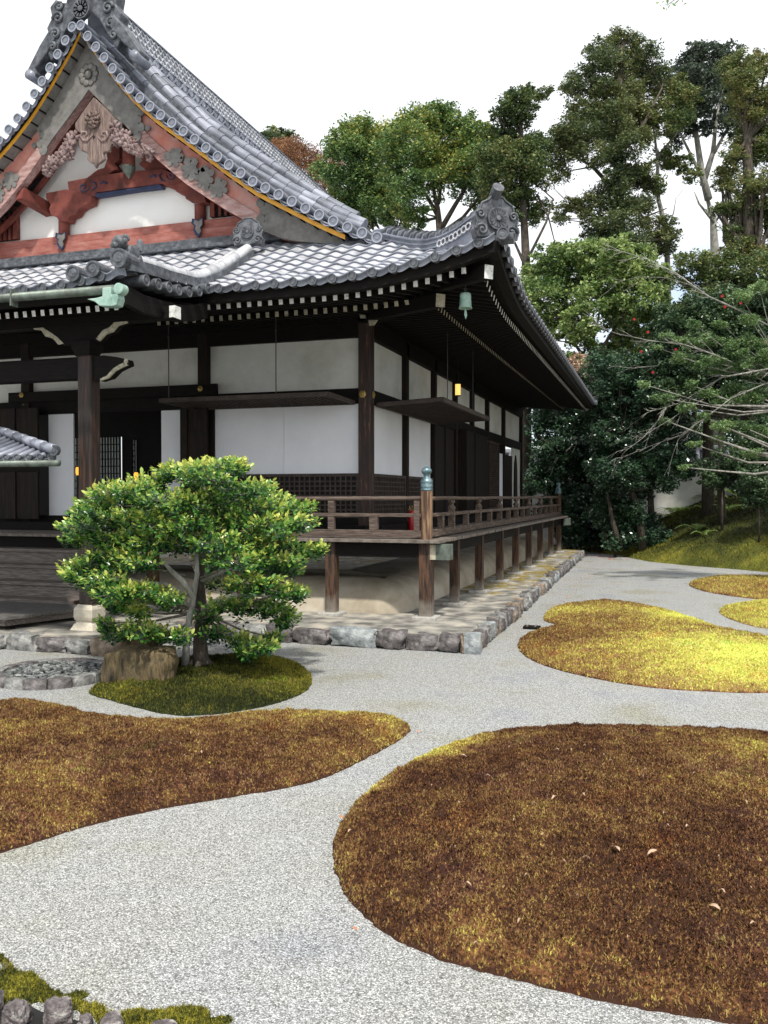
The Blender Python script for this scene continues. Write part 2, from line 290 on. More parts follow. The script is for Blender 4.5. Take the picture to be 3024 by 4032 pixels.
def moss_island(disp, res, edge, crest, wid, nbl, bh, bw, tintf, label, m='moss', far=.0, box=None, ragged=.03):
    poly = smooth_poly([onz(x*K, y*K, far) for x, y in disp])
    xs = [p[0] for p in poly]; ys = [p[1] for p in poly]; x0, x1, y0, y1 = min(xs)-.1, max(xs)+.1, min(ys)-.1, max(ys)+.1
    if box: x0, x1, y0, y1 = max(x0, box[0]), min(x1, box[1]), max(y0, box[2]), min(y1, box[3])
    nx = int((x1-x0)/res)+1; ny = int((y1-y0)/res)+1
    X, Y = np.meshgrid(x0+np.arange(nx)*res, y0+np.arange(ny)*res); X = X.ravel(); Y = Y.ravel()
    def hfun(X, Y):
        D = sdist(X, Y, poly)+(fbm(X*6, Y*6, 3)-.5)*ragged+(fbm(X*22, Y*22, 4)-.5)*.035
        h = np.where(D > 0, edge*(1-np.exp(-np.maximum(D, 0)/.045))+crest*(1-np.exp(-(np.maximum(D, 0)/wid)**1.3)), D*.8)
        return D, h+np.where(D > 0, (fbm(X*2.2, Y*2.2, 8)-.5)*.05*np.minimum(1, D*4)+(fbm(X*11, Y*11, 5)-.5)*.075*np.minimum(1, D*8), 0)
    D, Z = hfun(X, Y); keep = (D > -.06).reshape(ny, nx)
    I = np.arange(nx*ny).reshape(ny, nx); q = keep[:-1, :-1] | keep[1:, :-1] | keep[:-1, 1:] | keep[1:, 1:]
    F = np.stack([I[:-1, :-1][q], I[:-1, 1:][q], I[1:, 1:][q], I[1:, :-1][q]], 1)
    bx = RNG.uniform(x0, x1, nbl*2); by = RNG.uniform(y0, y1, nbl*2); bd, bz = hfun(bx, by); k = bd > .004; bx, by, bz, bd = bx[k][:nbl], by[k][:nbl], bz[k][:nbl], bd[k][:nbl]
    hh = bh*RNG.uniform(.4, 1.2, len(bx))*(.35+1.3*fbm(bx*16, by*16, 31)); BV, BF = blades(bx, by, bz, hh, bw, .8)
    tb = np.repeat(tintf(bx, by, bd)+.35*(fbm(bx*9, by*9, 55)-.5)+RNG.uniform(-.24, .24, len(bx)), 3); ts = tintf(X, Y, D)-.25*np.exp(-(np.maximum(D+.01, 0)/.035)**2)-.3*(D < 0)
    V = np.stack([X, Y, Z], 1); sh = np.repeat(0, 1)
    used = np.unique(F); remap = -np.ones(len(V), int); remap[used] = np.arange(len(used)); V = V[used]; F = remap[F]; ts = ts[used]-.26
    F3 = np.concatenate([F[:, [0, 1, 2]], F[:, [0, 2, 3]]]); FF = np.concatenate([F3, BF+len(V)]); VV = np.concatenate([V, BV]); tt = np.concatenate([ts, tb])
    c = np.array([(x0+x1)/2, (y0+y1)/2, 0]); o = np_mesh('moss_bed', VV-c, FF, M[m], attr=tt); o.location = c
    tag(o, label, 'moss bed', 'rounded moss beds islanded in the gravel'); return o
def spot(x, y, dx, dy, r, a):      # coloured patch around display pixel
    c = onz(dx*K, dy*K); return a*np.exp(-((x-c[0])**2+(y-c[1])**2)/r**2)
def tA(x, y, dd): return .315+.36*(fbm(x*1.1, y*1.1, 40)-.5)+.3*(fbm(x*13, y*13, 41)-.5)+.25*(fbm(x*5, y*5, 2)-.5)+.45*np.exp(-(np.maximum(dd, 0)/.25)**2)*(fbm(x*.9, y*.9, 77)-.25)+spot(x, y, 700, 1550, .5, .28)+spot(x, y, 830, 1570, .45, .22)
def tB(x, y, dd): return (.21+.46*(fbm(x*1.2, y*1.2, 91)-.5)+.30*(fbm(x*13, y*13, 92)-.5)+.26*(fbm(x*5, y*5, 6)-.5)+spot(x, y, 900, 1645, .30, .6)+spot(x, y, 785, 1712, .20, .5)+spot(x, y, 980, 1615, .34, .5)
     + spot(x, y, 1650, 1670, .45, .45)+spot(x, y, 1600, 1730, .4, .2)+spot(x, y, 1030, 2060, .16, .22)+spot(x, y, 1450, 1750, .5, .12)+.1*np.exp(-(np.maximum(dd, 0)/.12)**2))
def tC(x, y, dd): return .58+.5*(fbm(x*.8, y*.8, 21)-.5)+.25*(fbm(x*4, y*4, 26)-.5)+spot(x, y, 1600, 1430, 1.5, .5)+spot(x, y, 1500, 1340, 1.0, .4)-spot(x, y, 1220, 1410, 1.3, .12)-spot(x, y, 1330, 1300, .9, .25)+spot(x, y, 1250, 1330, .6, .2)
def tD(x, y, dd): return .62+.5*(fbm(x*.6, y*.6, 23)-.5)+.2*(fbm(x*3, y*3, 26)-.5)
def tE(x, y, dd): return .86+.3*(fbm(x*.9, y*.9, 29)-.5)+.2*(fbm(x*3, y*3, 26)-.5)
def tF(x, y, dd): return .30+.5*(fbm(x*1.2, y*1.2, 24)-.5)+.25*(fbm(x*5, y*5, 26)-.5)+spot(x, y, 590, 1440, .5, .5)+spot(x, y, 640, 1470, .5, .3)+spot(x, y, 280, 1490, .25, .2)
moss_island([(-100, 1530), (0, 1520), (100, 1522), (190, 1545), (300, 1563), (400, 1562), (500, 1552), (600, 1543), (700, 1546), (800, 1548), (865, 1556), (892, 1575), (865, 1600), (780, 1645), (700, 1683), (600, 1707), (500, 1722), (400, 1738), (300, 1757), (200, 1782), (100, 1812), (0, 1845), (-200, 1880), (-500, 1800), (-450, 1580)],
   .03, .055, .16, .7, 170000, .019, .015, tA, 'long reddish brown moss bed in the left foreground', box=(-9, 9, 0, 12))
moss_island([(1060, 1588), (1000, 1603), (900, 1643), (830, 1683), (760, 1743), (722, 1800), (716, 1860), (740, 1930), (800, 1995), (880, 2045), (960, 2078), (1100, 2113), (1250, 2152), (1400, 2185), (1550, 2208), (1700, 2225), (2100, 2200), (2500, 1950), (2300, 1700), (1900, 1610), (1659, 1592), (1500, 1580), (1300, 1575), (1150, 1577)],
   .026, .065, .16, .8, 250000, .019, .014, tB, 'large dark brown moss bed filling the right foreground', box=(-9, 4.2, 0, 12))
moss_island([(1115, 1395), (1128, 1375), (1170, 1360), (1223, 1353), (1185, 1346), (1172, 1338), (1180, 1320), (1220, 1307), (1300, 1300), (1400, 1310), (1500, 1337), (1552, 1360), (1659, 1380), (1800, 1397), (1930, 1440), (1850, 1490), (1659, 1499), (1500, 1493), (1400, 1486), (1300, 1470), (1200, 1447), (1135, 1422)],
   .04, .05, .13, .8, 100000, .024, .020, tC, 'two-lobed yellow and brown moss bed beyond the large brown one')
moss_island([(1480, 1263), (1510, 1252), (1560, 1247), (1659, 1249), (1800, 1252), (1900, 1275), (1850, 1300), (1659, 1297), (1600, 1291), (1520, 1279)], .08, .05, .14, 1, 22000, .04, .022, tD, 'ochre moss bed farthest back near the mossy bank')
moss_island([(1550, 1319), (1575, 1309), (1659, 1300), (1800, 1302), (1900, 1335), (1800, 1365), (1659, 1360), (1600, 1347), (1560, 1331)], .06, .05, .14, .8, 22000, .04, .018, tE, 'bright lime moss bed cut off by the right edge')
islF = moss_island([(180, 1497), (240, 1470), (330, 1440), (430, 1425), (560, 1420), (640, 1432), (677, 1462), (670, 1490), (630, 1510), (560, 1530), (460, 1545), (370, 1548), (280, 1525), (220, 1508)], .025, .05, .14, .6, 65000, .032, .011, tF, 'oval green-brown moss mound under the clipped camellia tree', m='moss_g')

# hillside
HB = [onz(x*K, y*K) for x, y in [(1150, 1190), (1230, 1190), (1290, 1193), (1340, 1201), (1400, 1213), (1500, 1223), (1580, 1229), (1659, 1236)]]+[(9, 22.5), (14, 17), (24, 12), (60, 5), (60, 90), (-30, 90), (-30, 36)]
def hill_h(x, y):
    x = np.atleast_1d(np.asarray(x, float)); y = np.atleast_1d(np.asarray(y, float)); D = sdist(x, y, HB); dp = np.maximum(D, 0)
    side = np.clip((x+3.2)/4.5, 0, 1)                # flat towards the back of the hall
    h = np.where(D > 0, .12*(1-np.exp(-dp/.3))+side*(.60*dp+.08*np.clip(dp-9, 0, 40)+.4*(fbm(x*.4, y*.4, 60)-.5)*np.minimum(1, dp/2))+.10*(fbm(x*2, y*2, 61)-.5)*np.minimum(1, dp), D*.5)
    return D, np.where(h > 0, 3.4*(1-np.exp(-h/3.4)), h)
xs = np.concatenate([np.arange(-12, 22, .16), np.arange(22, 60, 1.5)]); ys = np.concatenate([np.arange(10, 44, .16), np.arange(44, 90, 1.5)])
X, Y = np.meshgrid(xs, ys); ny, nx = X.shape; X = X.ravel(); Y = Y.ravel(); D, Z = hill_h(X, Y); I = np.arange(nx*ny).reshape(ny, nx); kp = (D > -.3).reshape(ny, nx)
q = kp[:-1, :-1] | kp[1:, :-1] | kp[:-1, 1:] | kp[1:, 1:]; F = np.stack([I[:-1, :-1][q], I[:-1, 1:][q], I[1:, 1:][q], I[1:, :-1][q]], 1)
def tH(x, y): return .24+.5*(fbm(x*.7, y*.7, 71)-.5)+.4*(fbm(x*3.1, y*3.1, 72)-.5)+.32*np.exp(-(np.maximum(sdist(x, y, HB), 0)/1.6)**2)
hs = np_mesh('hillside', np.stack([X, Y, Z], 1), F, M['moss_g'], attr=tH(X, Y)-.1, smooth=True); tag(hs, 'mossy bank rising behind the gravel on the right', 'hillside', kind='structure')
n = 90000; bx = RNG.uniform(-4, 12, n); by = RNG.uniform(18, 40, n); bd, bz = hill_h(bx, by); k = bd > .02; bx, by, bz = bx[k], by[k], bz[k]
bh = .05+.10*np.maximum(0, fbm(bx*1.7, by*1.7, 73)-.35)*RNG.uniform(.5, 1.5, len(bx)); V, F = blades(bx, by, bz, bh, .035, .9)
o = np_mesh('moss', V, F, M['moss_g'], attr=np.repeat(tH(bx, by)+RNG.uniform(-.15, .15, len(bx)), 3)); tag(o, 'shaggy green moss growing over the bank', 'moss', kind='stuff')

# ============================================================ STONE PLATFORM
def rock_mesh(c, dim, seed, rot=0, amp=.16, n=7, power=.45):
    # rounded irregular block
    rs = np.random.default_rng(seed); off = rs.uniform(0, 99, 2); vs = []; fs = []
    for ax in range(3):
        for sg in (-1, 1):
            o = len(vs)
            for i in range(n+1):
                for j in range(n+1):
                    a = -1+2*i/n; b = -1+2*j/n; p = [0, 0, 0]; p[ax] = sg; p[(ax+1) % 3] = a; p[(ax+2) % 3] = b
                    l = sqrt(sum(t*t for t in p)); vs.append([t/(l**power) for t in p])
            for i in range(n):
                for j in range(n):
                    q = (o+i*(n+1)+j, o+(i+1)*(n+1)+j, o+(i+1)*(n+1)+j+1, o+i*(n+1)+j+1); fs.append(q if sg > 0 else q[::-1])
    V = np.array(vs); nn = (fbm(V[:, 0]*1.3+off[0]+V[:, 2]*.9, V[:, 1]*1.3+off[1]-V[:, 2]*.7, seed, 4)-.5)
    n2 = (fbm(V[:, 0]*3+off[1]-V[:, 2]*3, V[:, 1]*3+off[0]+V[:, 2]*2, seed+9, 3)-.5)
    V = V*(1+amp*2*nn+amp*.8*n2)[:, None]*np.array(dim)/2/1.05
    cr, sr = cos(rot), sin(rot); V = np.stack([V[:, 0]*cr-V[:, 1]*sr, V[:, 0]*sr+V[:, 1]*cr, V[:, 2]], 1)+np.array(c)
    return V.tolist(), fs
def rock(name, c, dim, seed, m, parent=None, rot=0, amp=.16, power=.45, n=7):
    v, f = rock_mesh((0, 0, 0), dim, seed, rot, amp, n, power); o = _b(MB().add(v, f), name, m, parent, smooth=True)
    o.location = c; o.data.set_sharp_from_angle(angle=radians(38))
    if parent is not None and parent.type == 'EMPTY': o.matrix_parent_inverse = Matrix.Translation(-parent.location)
    return o
plat = thing('stone_platform', 'low earthen platform under the hall edged with rough mixed kerb stones', 'platform', (-5, 13, 0))
PP = [(-3.17, 34), (-2.72, 12.52), (-7.62, 12.62), (-7.62, 10.70), (-15.5, 10.70), (-15.5, 12.6), (-20, 12.6), (-20, 34)]
def paving_mat():
    m, N, L, B = principled('tamped_paving'); mp = coords(N, L, (1, 1, 1))
    n = N.new('ShaderNodeTexNoise'); n.inputs['Scale'].default_value = 3; n.inputs['Detail'].default_value = 8; L.new(mp.outputs[0], n.inputs['Vector'])
    r = ramp(N, [(.11, .105, .095), (.25, .24, .215), (.42, .385, .32)], [.35, .5, .65]); L.new(n.outputs[0], r.inputs[0])
    st = coords(N, L, (1.1, .9, 1)); n2 = N.new('ShaderNodeTexNoise'); n2.inputs['Scale'].default_value = 1.6; n2.inputs['Detail'].default_value = 9; n2.inputs['Roughness'].default_value = .75; L.new(st.outputs[0], n2.inputs['Vector'])
    sx = N.new('ShaderNodeSeparateXYZ'); L.new(mp.outputs[0], sx.inputs[0])
    mr = N.new('ShaderNodeMapRange'); mr.inputs[1].default_value = 14.5; mr.inputs[2].default_value = 20; mr.inputs[3].default_value = -.14; mr.inputs[4].default_value = .05; L.new(sx.outputs['Y'], mr.inputs[0])
    ad = N.new('ShaderNodeMath'); L.new(n2.outputs[0], ad.inputs[0]); L.new(mr.outputs[0], ad.inputs[1])
    f = N.new('ShaderNodeValToRGB'); f.color_ramp.elements[0].position = .52; f.color_ramp.elements[1].position = .58; L.new(ad.outputs[0], f.inputs[0])
    mo = ramp(N, [(.07, .07, .015), (.20, .15, .03), (.34, .24, .05)], [.3, .5, .7]); n3 = N.new('ShaderNodeTexNoise'); n3.inputs['Scale'].default_value = 9; n3.inputs['Detail'].default_value = 6; L.new(mp.outputs[0], n3.inputs['Vector']); L.new(n3.outputs[0], mo.inputs[0])
    mi = N.new('ShaderNodeMix'); mi.data_type = 'RGBA'; L.new(f.outputs[0], mi.inputs[0]); L.new(r.outputs[0], mi.inputs[6]); L.new(mo.outputs[0], mi.inputs[7]); L.new(mi.outputs[2], B.inputs['Base Color']); B.inputs['Roughness'].default_value = .9
    b = N.new('ShaderNodeBump'); b.inputs['Strength'].default_value = .6; b.inputs['Distance'].default_value = .02; L.new(n3.outputs[0], b.inputs['Height']); L.new(b.outputs[0], B.inputs['Normal']); return m
MB().prism(PP[::-1], lambda x, y: (x, y, .0), lambda x, y: (x, y, .235)).build('paving', paving_mat(), plat)
rr = random.Random(5)
def kerb_line(a, b, lo, hi, thick, mats, seed, h=.27):
    a = Vector(a); b = Vector(b); Lg = (b-a).length; d = (b-a)/Lg; t = 0; i = 0; ang = math.atan2(d.y, d.x)
    while t < Lg-.06:
        l = min(rr.uniform(lo, hi)*(1 if t < 8 else 1.25), Lg-t); c = a+d*(t+l/2); nrm = Vector((d.y, -d.x))
        mt = mats[i] if i < len(mats) else rr.choice([M['k1'], M['k1'], M['k1'], M['k1'], M['k2'], M['k4'], M['k4'], M['k3']])
        hh = h*rr.uniform(.88, 1.12); rock('kerb_stone', (c.x+nrm.x*rr.uniform(-.02, .03), c.y+nrm.y*rr.uniform(-.02, .03), hh/2-.01), (l*1.04, thick*rr.uniform(.9, 1.2), hh), seed+i, mt, plat, ang+rr.uniform(-.16, .16), .30, .30, 8); t += l; i += 1
kerb_line((-7.62, 12.62), (-2.85, 12.50), .34, .8, .30, [M['k3'], M['k4'], M['k1'], M['k4'], M['k4'], M['k2'], M['k4'], M['k4'], M['k4']], 100)
rock('kerb_stone', (-2.74, 12.50, .14), (.26, .30, .31), 77, M['k2'], plat, .1, .06, .1)
kerb_line((-2.76, 12.70), (-3.2, 33.9), .12, .34, .24, [M['k3'], M['k4'], M['k1'], M['k1'], M['k1'], M['k2']], 200)
kerb_line((-15.5, 10.70), (-7.95, 10.70), .4, .75, .30, [], 300, .25)
rock('kerb_stone', (-7.75, 10.70, .12), (.42, .36, .30), 81, M['k3'], plat, .1, .1, .25)
kerb_line((-7.62, 10.85), (-7.62, 12.5), .4, .6, .30, [M['k4']], 330, .25)

# ============================================================ THE HALL
XP, YP = -5.54, 15.74; XC = -11.18
hall = thing('temple_hall', 'dark timber temple hall with white walls, raised verandah and grey tiled gabled roof', 'temple hall', (-8, 16, 0))
def P(mb, name, m, parent=None, **k): return mb.build(name, m, parent or hall, **k)

# --- kamebara (rounded plaster mound)
prof = [(0, .235), (.02, .40), (.10, .58), (.26, .72), (.50, .80), (.9, .84), (1.6, .85)]
v = []; f = []
# profile swept: front edge Y=14.45 (going +Y inwards) and right edge X=-4.42
for i, (o_, z) in enumerate(prof):
    r = .5; cx, cy = -4.42-r, 14.42+r; pts = [(-17.5, 14.42+o_)]
    pts += [(cx-.001, 14.42+o_)]
    for k in range(1, 9):
        a = -pi/2+k/8*pi/2; q = max(r-o_, .0); ox = cx+q*cos(a)-(max(o_-r, 0)); oy = cy+q*sin(a)+max(o_-r, 0); pts.append((ox, oy))
    pts += [(-4.42-o_, 34)]; v += [(x, y, z) for x, y in pts]; nn_ = len(pts)
    if i: f += [((i-1)*nn_+k, (i-1)*nn_+k+1, i*nn_+k+1, i*nn_+k) for k in range(nn_-1)]
o = P(MB().add(v, f), 'plaster_mound', M['mound'], smooth=True)
# --- deck
DZ = 1.57; mb = MB(); y = 13.86; rr = random.Random(3); bx_ = MB()
while y < 32.5:
    wd = rr.uniform(.20, .27); x0 = -18.9 if y < 15.6 else -5.5; xe = -3.6+rr.uniform(-.012, .012)
    mb.box(x0, xe, y, y+wd-.008, DZ-.055+rr.uniform(-.003, .003), DZ+rr.uniform(-.004, .004)); y += wd
P(mb, 'deck', M['deck'], bevel=.006)
P(MB().box(-18.8, -5.42, 15.35, 15.64, DZ, DZ+.17).box(-5.45, -5.2, 15.64, 32.4, DZ, DZ+.17), 'inner_step', M['dark_x'], bevel=.01)
bm_ = MB().box(-18.6, -3.98, 14.0, 14.16, 1.26, 1.505).box(-3.96, -3.82, 14.0, 32.4, 1.27, 1.505)
for yy in (16.1, 18.35, 20.7, 22.95, 25.2, 27.5, 30.1, 32.3): bm_.box(-5.4, -3.97, yy-.06, yy+.06, 1.30, 1.50)
P(bm_, 'deck_beam', M['dark_x'])
for yy in (14.09, 32.3):
    nb = P(MB().box(-3.80, -3.58, yy-.115, yy+.115, 1.24, 1.49), 'beam_nose', M['cream'] if yy < 20 else M['dark_y']); P(MB().box(-3.70, -3.46, yy-.12, yy+.12, 1.235, 1.497), 'metal_cap', M['copper_dk'] if yy > 20 else M['copper_dk'], nb, bevel=.004)
def base_stone(x, y, s=.30, par=None):
    return P(MB().lathe((x, y, .225), [(s*.80, 0), (s*.80, .02), (s*.66, .055), (.001, .057)], 4), 'base_stone', M['stone'], par, bevel=.01)
def deck_post(x, y, wd=.17):
    rr_ = rr.uniform(-.01, .01); o = P(MB().box(x-wd/2, x+wd/2, y-wd/2, y+wd/2, .27, 1.51), 'deck_post', M['post'], bevel=.012); b = P(MB().box(x-.20, x+.20, y-.20, y+.20, .225, .285), 'base_stone', M['stone'], o, bevel=.015); return o
deck_post(-3.888, 14.09, .215)
for yy in (16.1, 18.35, 20.7, 22.95, 25.2, 27.5, 30.1, 32.3): deck_post(-3.888, yy)
for xx in (-5.59, -7.4, -9.2, -13.4, -15.4, -17.4): deck_post(xx, 14.09, .19)
# --- railing
def newel(x, y, s=1):
    n = P(MB().tube([(x, y, DZ), (x, y, 2.40)], .100*s, 20), 'newel_post', M['newel'] if s == 1 and y < 20 else M['post'], smooth=True); n.data.set_sharp_from_angle(angle=radians(50))
    pr = [(.104, 2.39), (.106, 2.405), (.101, 2.41), (.101, 2.445), (.104, 2.45), (.104, 2.465), (.101, 2.47), (.101, 2.525), (.104, 2.53), (.103, 2.545), (.098, 2.56), (.080, 2.59), (.052, 2.615), (.046, 2.64), (.052, 2.65), (.048, 2.655), (.072, 2.68), (.086, 2.705), (.088, 2.725), (.078, 2.752), (.052, 2.775), (.022, 2.793), (.010, 2.812), (.004, 2.825)]
    P(MB().lathe((x, y, 0), [(r*s, h) for r, h in pr], 24), 'finial', M['bronze'], n, smooth=True)
newel(-3.888, 14.09); newel(-3.888, 32.2); newel(-9.13, 14.09)

def vase(mb, x, y):
    mb.box(x-.055, x+.055, y-.055, y+.055, 1.95, 2.06)
    mb.lathe((x, y, 0), [(.075, 2.06), (.078, 2.08), (.055, 2.12), (.038, 2.14), (.04, 2.155), (.065, 2.18), (.068, 2.225)], 8)
fr = P(MB().tube([(-9.05, 14.09, 2.262), (-6.5, 14.09, 2.255), (-3.97, 14.09, 2.262)], .036, 12), 'front_railing', M['rail_x'], smooth=True)
P(MB().box(-9.05, -3.96, 14.045, 14.135, 1.945, 2.005), 'middle_rail', M['rail_x'], fr, bevel=.006); P(MB().box(-9.05, -3.96, 14.04, 14.14, 1.60, 1.72), 'bottom_rail', M['rail_x'], fr, bevel=.008)
for xx in (-8.35, -7.05, -5.60): m_ = MB(); m_.box(xx-.06, xx+.06, 14.05, 14.13, 1.72, 1.945); m_.box(xx-.055, xx+.055, 14.04, 14.14, 2.005, 2.22); P(m_, 'baluster', M['rail_x'], fr, bevel=.008)
P(MB().box(-4.10, -4.0, 14.04, 14.14, 1.72, 2.22), 'baluster', M['rail_x'], fr, bevel=.008)
for xx in (-7.7, -6.35, -4.82): P(MB().box(xx-.075, xx+.075, 14.045, 14.135, 1.72, 1.945), 'baluster', M['rail_x'], fr, bevel=.008)
sr = P(MB().tube([(-3.888, y_, 2.258+.006*sin(y_*1.3)) for y_ in np.arange(14.18, 32.2, 1.0)]+[(-3.888, 32.15, 2.258)], .036, 12), 'side_railing', M['rail_y'], smooth=True)
P(MB().box(-3.935, -3.841, 14.18, 32.1, 1.945, 2.005), 'middle_rail', M['rail_y'], sr, bevel=.006); P(MB().box(-3.94, -3.836, 14.18, 32.1, 1.60, 1.72), 'bottom_rail', M['rail_y'], sr, bevel=.008)
ys_ = [15.85, 18.25, 20.65, 23.0, 25.15, 27.5, 30.0]
for i, yy in enumerate(ys_):
    m_ = MB(); m_.box(-3.945, -3.831, yy-.055, yy+.055, 1.72, 1.945); vase(m_, -3.888, yy); P(m_, 'baluster', M['rail_y'], sr)
for i in range(len(ys_)):
    yy = (ys_[i-1]+ys_[i])/2 if i else 15.05; P(MB().box(-3.94, -3.836, yy-.06, yy+.06, 1.72, 1.945), 'baluster', M['rail_y'], sr, bevel=.006)
P(MB().box(-3.94, -3.836, 31.1, 31.2, 1.72, 1.945), 'baluster', M['rail_y'], sr)

# --- walls
front_x = [-16.94, -13.40, -9.02]
side_y = [18.2, 20.6, 22.8, 24.9, 27.1, 29.9, 33.6]
P(MB().box(XP-.125, XP+.125, YP-.125, YP+.125, 1.62, 5.9), 'corner_pillar', M['corner_post'], bevel=.02)
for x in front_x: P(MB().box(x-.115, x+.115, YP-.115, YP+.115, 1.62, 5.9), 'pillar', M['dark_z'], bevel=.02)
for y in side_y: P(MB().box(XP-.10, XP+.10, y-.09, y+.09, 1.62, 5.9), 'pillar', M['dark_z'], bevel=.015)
# upper plaster panels (front)
for a, b in ((-16.94, -13.40), (-13.40, -9.02), (-9.02, XP)): P(MB().box(a+.10, b-.10, YP+.02, YP+.06, 4.30, 5.34), 'plaster_panel', M['plaster'])
for a, b in zip([YP]+side_y[:-1], side_y): P(MB().box(XP-.06, XP-.02, a+.08, b-.08, 4.30, 5.34), 'plaster_panel', M['plaster'])
P(MB().box(-18, XP-.02, YP-.10, YP+.10, 5.33, 5.62), 'wall_plate', M['dark_x']); P(MB().box(XP-.10, XP+.10, YP+.1, 33.7, 5.33, 5.62), 'wall_plate', M['dark_y'])
P(MB().box(-17, XP-.12, YP-.08, YP+.08, 4.07, 4.36), 'lintel', M['dark_x']); P(MB().box(XP-.08, XP+.08, YP+.12, 33.6, 4.07, 4.345), 'lintel', M['dark_y'])
P(MB().box(-13.80, -8.66, YP-.17, YP-.115, 4.34, 4.56), 'tie_beam', M['dark_x'], bevel=.006)
# hex nail covers
def hexa(x, y, z, ax, r=.062):
    pr = [(r*1.0, 0), (r*1.0, .012), (r*.62, .02), (r*.5, .012), (.28*r, .012), (.28*r, .035), (.001, .045)]
    if ax == 'y': pr = [(a, -b) for a, b in pr]
    P(MB().lathe((x, y, z), pr, 6, ax), 'brass_rosette', M['brass'])
for x, z in ((-13.44, 4.50), (-13.44, 4.30), (-9.03, 4.47)): hexa(x, YP-.175 if z > 4.4 else YP-.085, z, 'y')
hexa(XP-.03, YP-.13, 4.235, 'y', .075); hexa(XP+.13, YP+.03, 4.235, 'x', .075)
# right bay: two sliding panels over a lattice
P(MB().box(-8.79, -7.265, YP-.01, YP+.02, 2.72, 4.09), 'sliding_panel', M['paper']); P(MB().box(-7.255, -5.66, YP-.022, YP+.008, 2.72, 4.09), 'sliding_panel', M['paper'])
P(MB().box(-8.90, -8.79, YP-.06, YP+.1, 1.85, 4.09).box(-9.5, -9.0, YP-.05, YP+.05, 1.85, 4.07), 'door_jamb', M['dark_z'])
def lattice(a, b, z0, z1, fixed, ax, wood, nv, nh, backing=True, name='lattice_panel', bw=.022, fw=.06, back_m=None):
    m_ = MB(); bk = MB()
    def bx2(u0, u1, t0, t1, w0, w1): (m_.box(u0, u1, fixed+t0, fixed+t1, w0, w1) if ax == 'x' else m_.box(fixed-t1, fixed-t0, u0, u1, w0, w1))
    bx2(a, b, -.035, .02, z0, z0+fw); bx2(a, b, -.035, .02, z1-fw, z1); bx2(a, a+fw, -.033, .018, z0+fw, z1-fw); bx2(b-fw, b, -.033, .018, z0+fw, z1-fw)
    for i in range(1, nv): u = a+fw+(b-a-2*fw)*i/nv; bx2(u-bw/2, u+bw/2, -.025, .010, z0+fw, z1-fw)
    for i in range(1, nh): w_ = z0+fw+(z1-z0-2*fw)*i/nh; bx2(a+fw, b-fw, -.020, .006, w_-bw/2, w_+bw/2)
    o = P(m_, name, wood)
    if backing:
        if ax == 'x': bk.box(a+fw, b-fw, fixed+.012, fixed+.016, z0+fw, z1-fw)
        else: bk.box(fixed-.016, fixed-.012, a+fw, b-fw, z0+fw, z1-fw)
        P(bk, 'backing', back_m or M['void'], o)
    return o
M['lat'] = mat('lattice_wood', [(.018, .012, .010), (.04, .027, .021), (.07, .05, .04)], 6, .7, .2)
lattice(-8.79, -5.66, 1.88, 2.735, YP-.05, 'x', M['lat'], 28, 8, bw=.030)
lattice(YP+.14, 18.1, 1.88, 2.735, XP+.05, 'y', M['lat'], 20, 8, bw=.03); lattice(18.3, 20.4, 1.88, 2.735, XP+.05, 'y', M['lat'], 18, 8, bw=.03)
P(MB().box(-17, XP-.12, YP-.09, YP+.09, 1.70, 1.88), 'sill', M['dark_x']); P(MB().box(XP-.09, XP+.09, YP+.12, 33.6, 1.70, 1.88), 'sill', M['dark_y'])
# door bay
P(MB().box(-12.86, -12.22, YP-.02, YP+.02, 1.86, 4.17), 'paper_door', M['paper']); P(MB().box(-10.04, -9.50, YP-.02, YP+.02, 1.86, 4.13), 'paper_door', M['paper'])
P(MB().box(-14.1, -12.90, YP-.32, YP-.26, 1.80, 4.2).box(-14.1, -14.02, YP-.35, YP-.32, 1.80, 4.2).box(-13.55, -13.47, YP-.35, YP-.32, 1.8, 4.2), 'folding_door', M['dark_z'], bevel=.01)
P(MB().box(-9.48, -8.86, YP-.22, YP-.16, 1.80, 4.1).box(-9.4, -9.3, YP-.25, YP-.22, 1.8, 4.1), 'folding_door', M['dark_z'], bevel=.01)
# interior: floor, dark rear screens and a papered lattice
P(MB().box(-16.9, XP-.15, YP+.15, 22, 1.66, 1.70), 'interior_floor', M['dark_x']); A1 = ony(397, 1718, 18.4); A2 = ony(476, 1893, 18.4); A3 = ony(521, 1728, 18.4)
P(MB().box(-17, A1[0]-.9, 18.42, 18.48, 1.7, 5.3).box(A2[0]+.02, A3[0], 18.42, 18.48, 1.7, 5.3).box(A3[0]+.09, XP-.15, 18.42, 18.48, 1.7, 5.3).box(A1[0]-.9, A2[0]+.02, 18.42, 18.48, A1[1]-.02, 5.3).box(A3[0], A3[0]+.09, 18.42, 18.48, A3[1]-.02, 5.3), 'interior_wall', M['void']); P(MB().box(-17, XP-.15, YP+.1, 22, 5.3, 5.36), 'ceiling', M['void']); P(MB().box(-17, XP-.02, YP-.19, 33.9, 5.86, 5.92), 'sky_blocker', M['void'])  # dark sheet over the ceiling added to stop sky showing under the eaves
def slat_x(x0, y0, Y): return ony(x0, y0, Y)
a_ = ony(397, 1718, 18.4); b_ = ony(476, 1893, 18.4); lattice(a_[0]-.9, b_[0], 1.75, a_[1], 18.4, 'x', M['void'], 17, 11, name='lattice_screen', bw=.02, fw=.03, back_m=M['screen'])
a_ = ony(521, 1728, 18.4); lattice(a_[0], a_[0]+.09, 1.75, a_[1], 18.4, 'x', M['void'], 1, 14, name='lattice_screen', bw=.02, fw=.012, back_m=M['screen'])
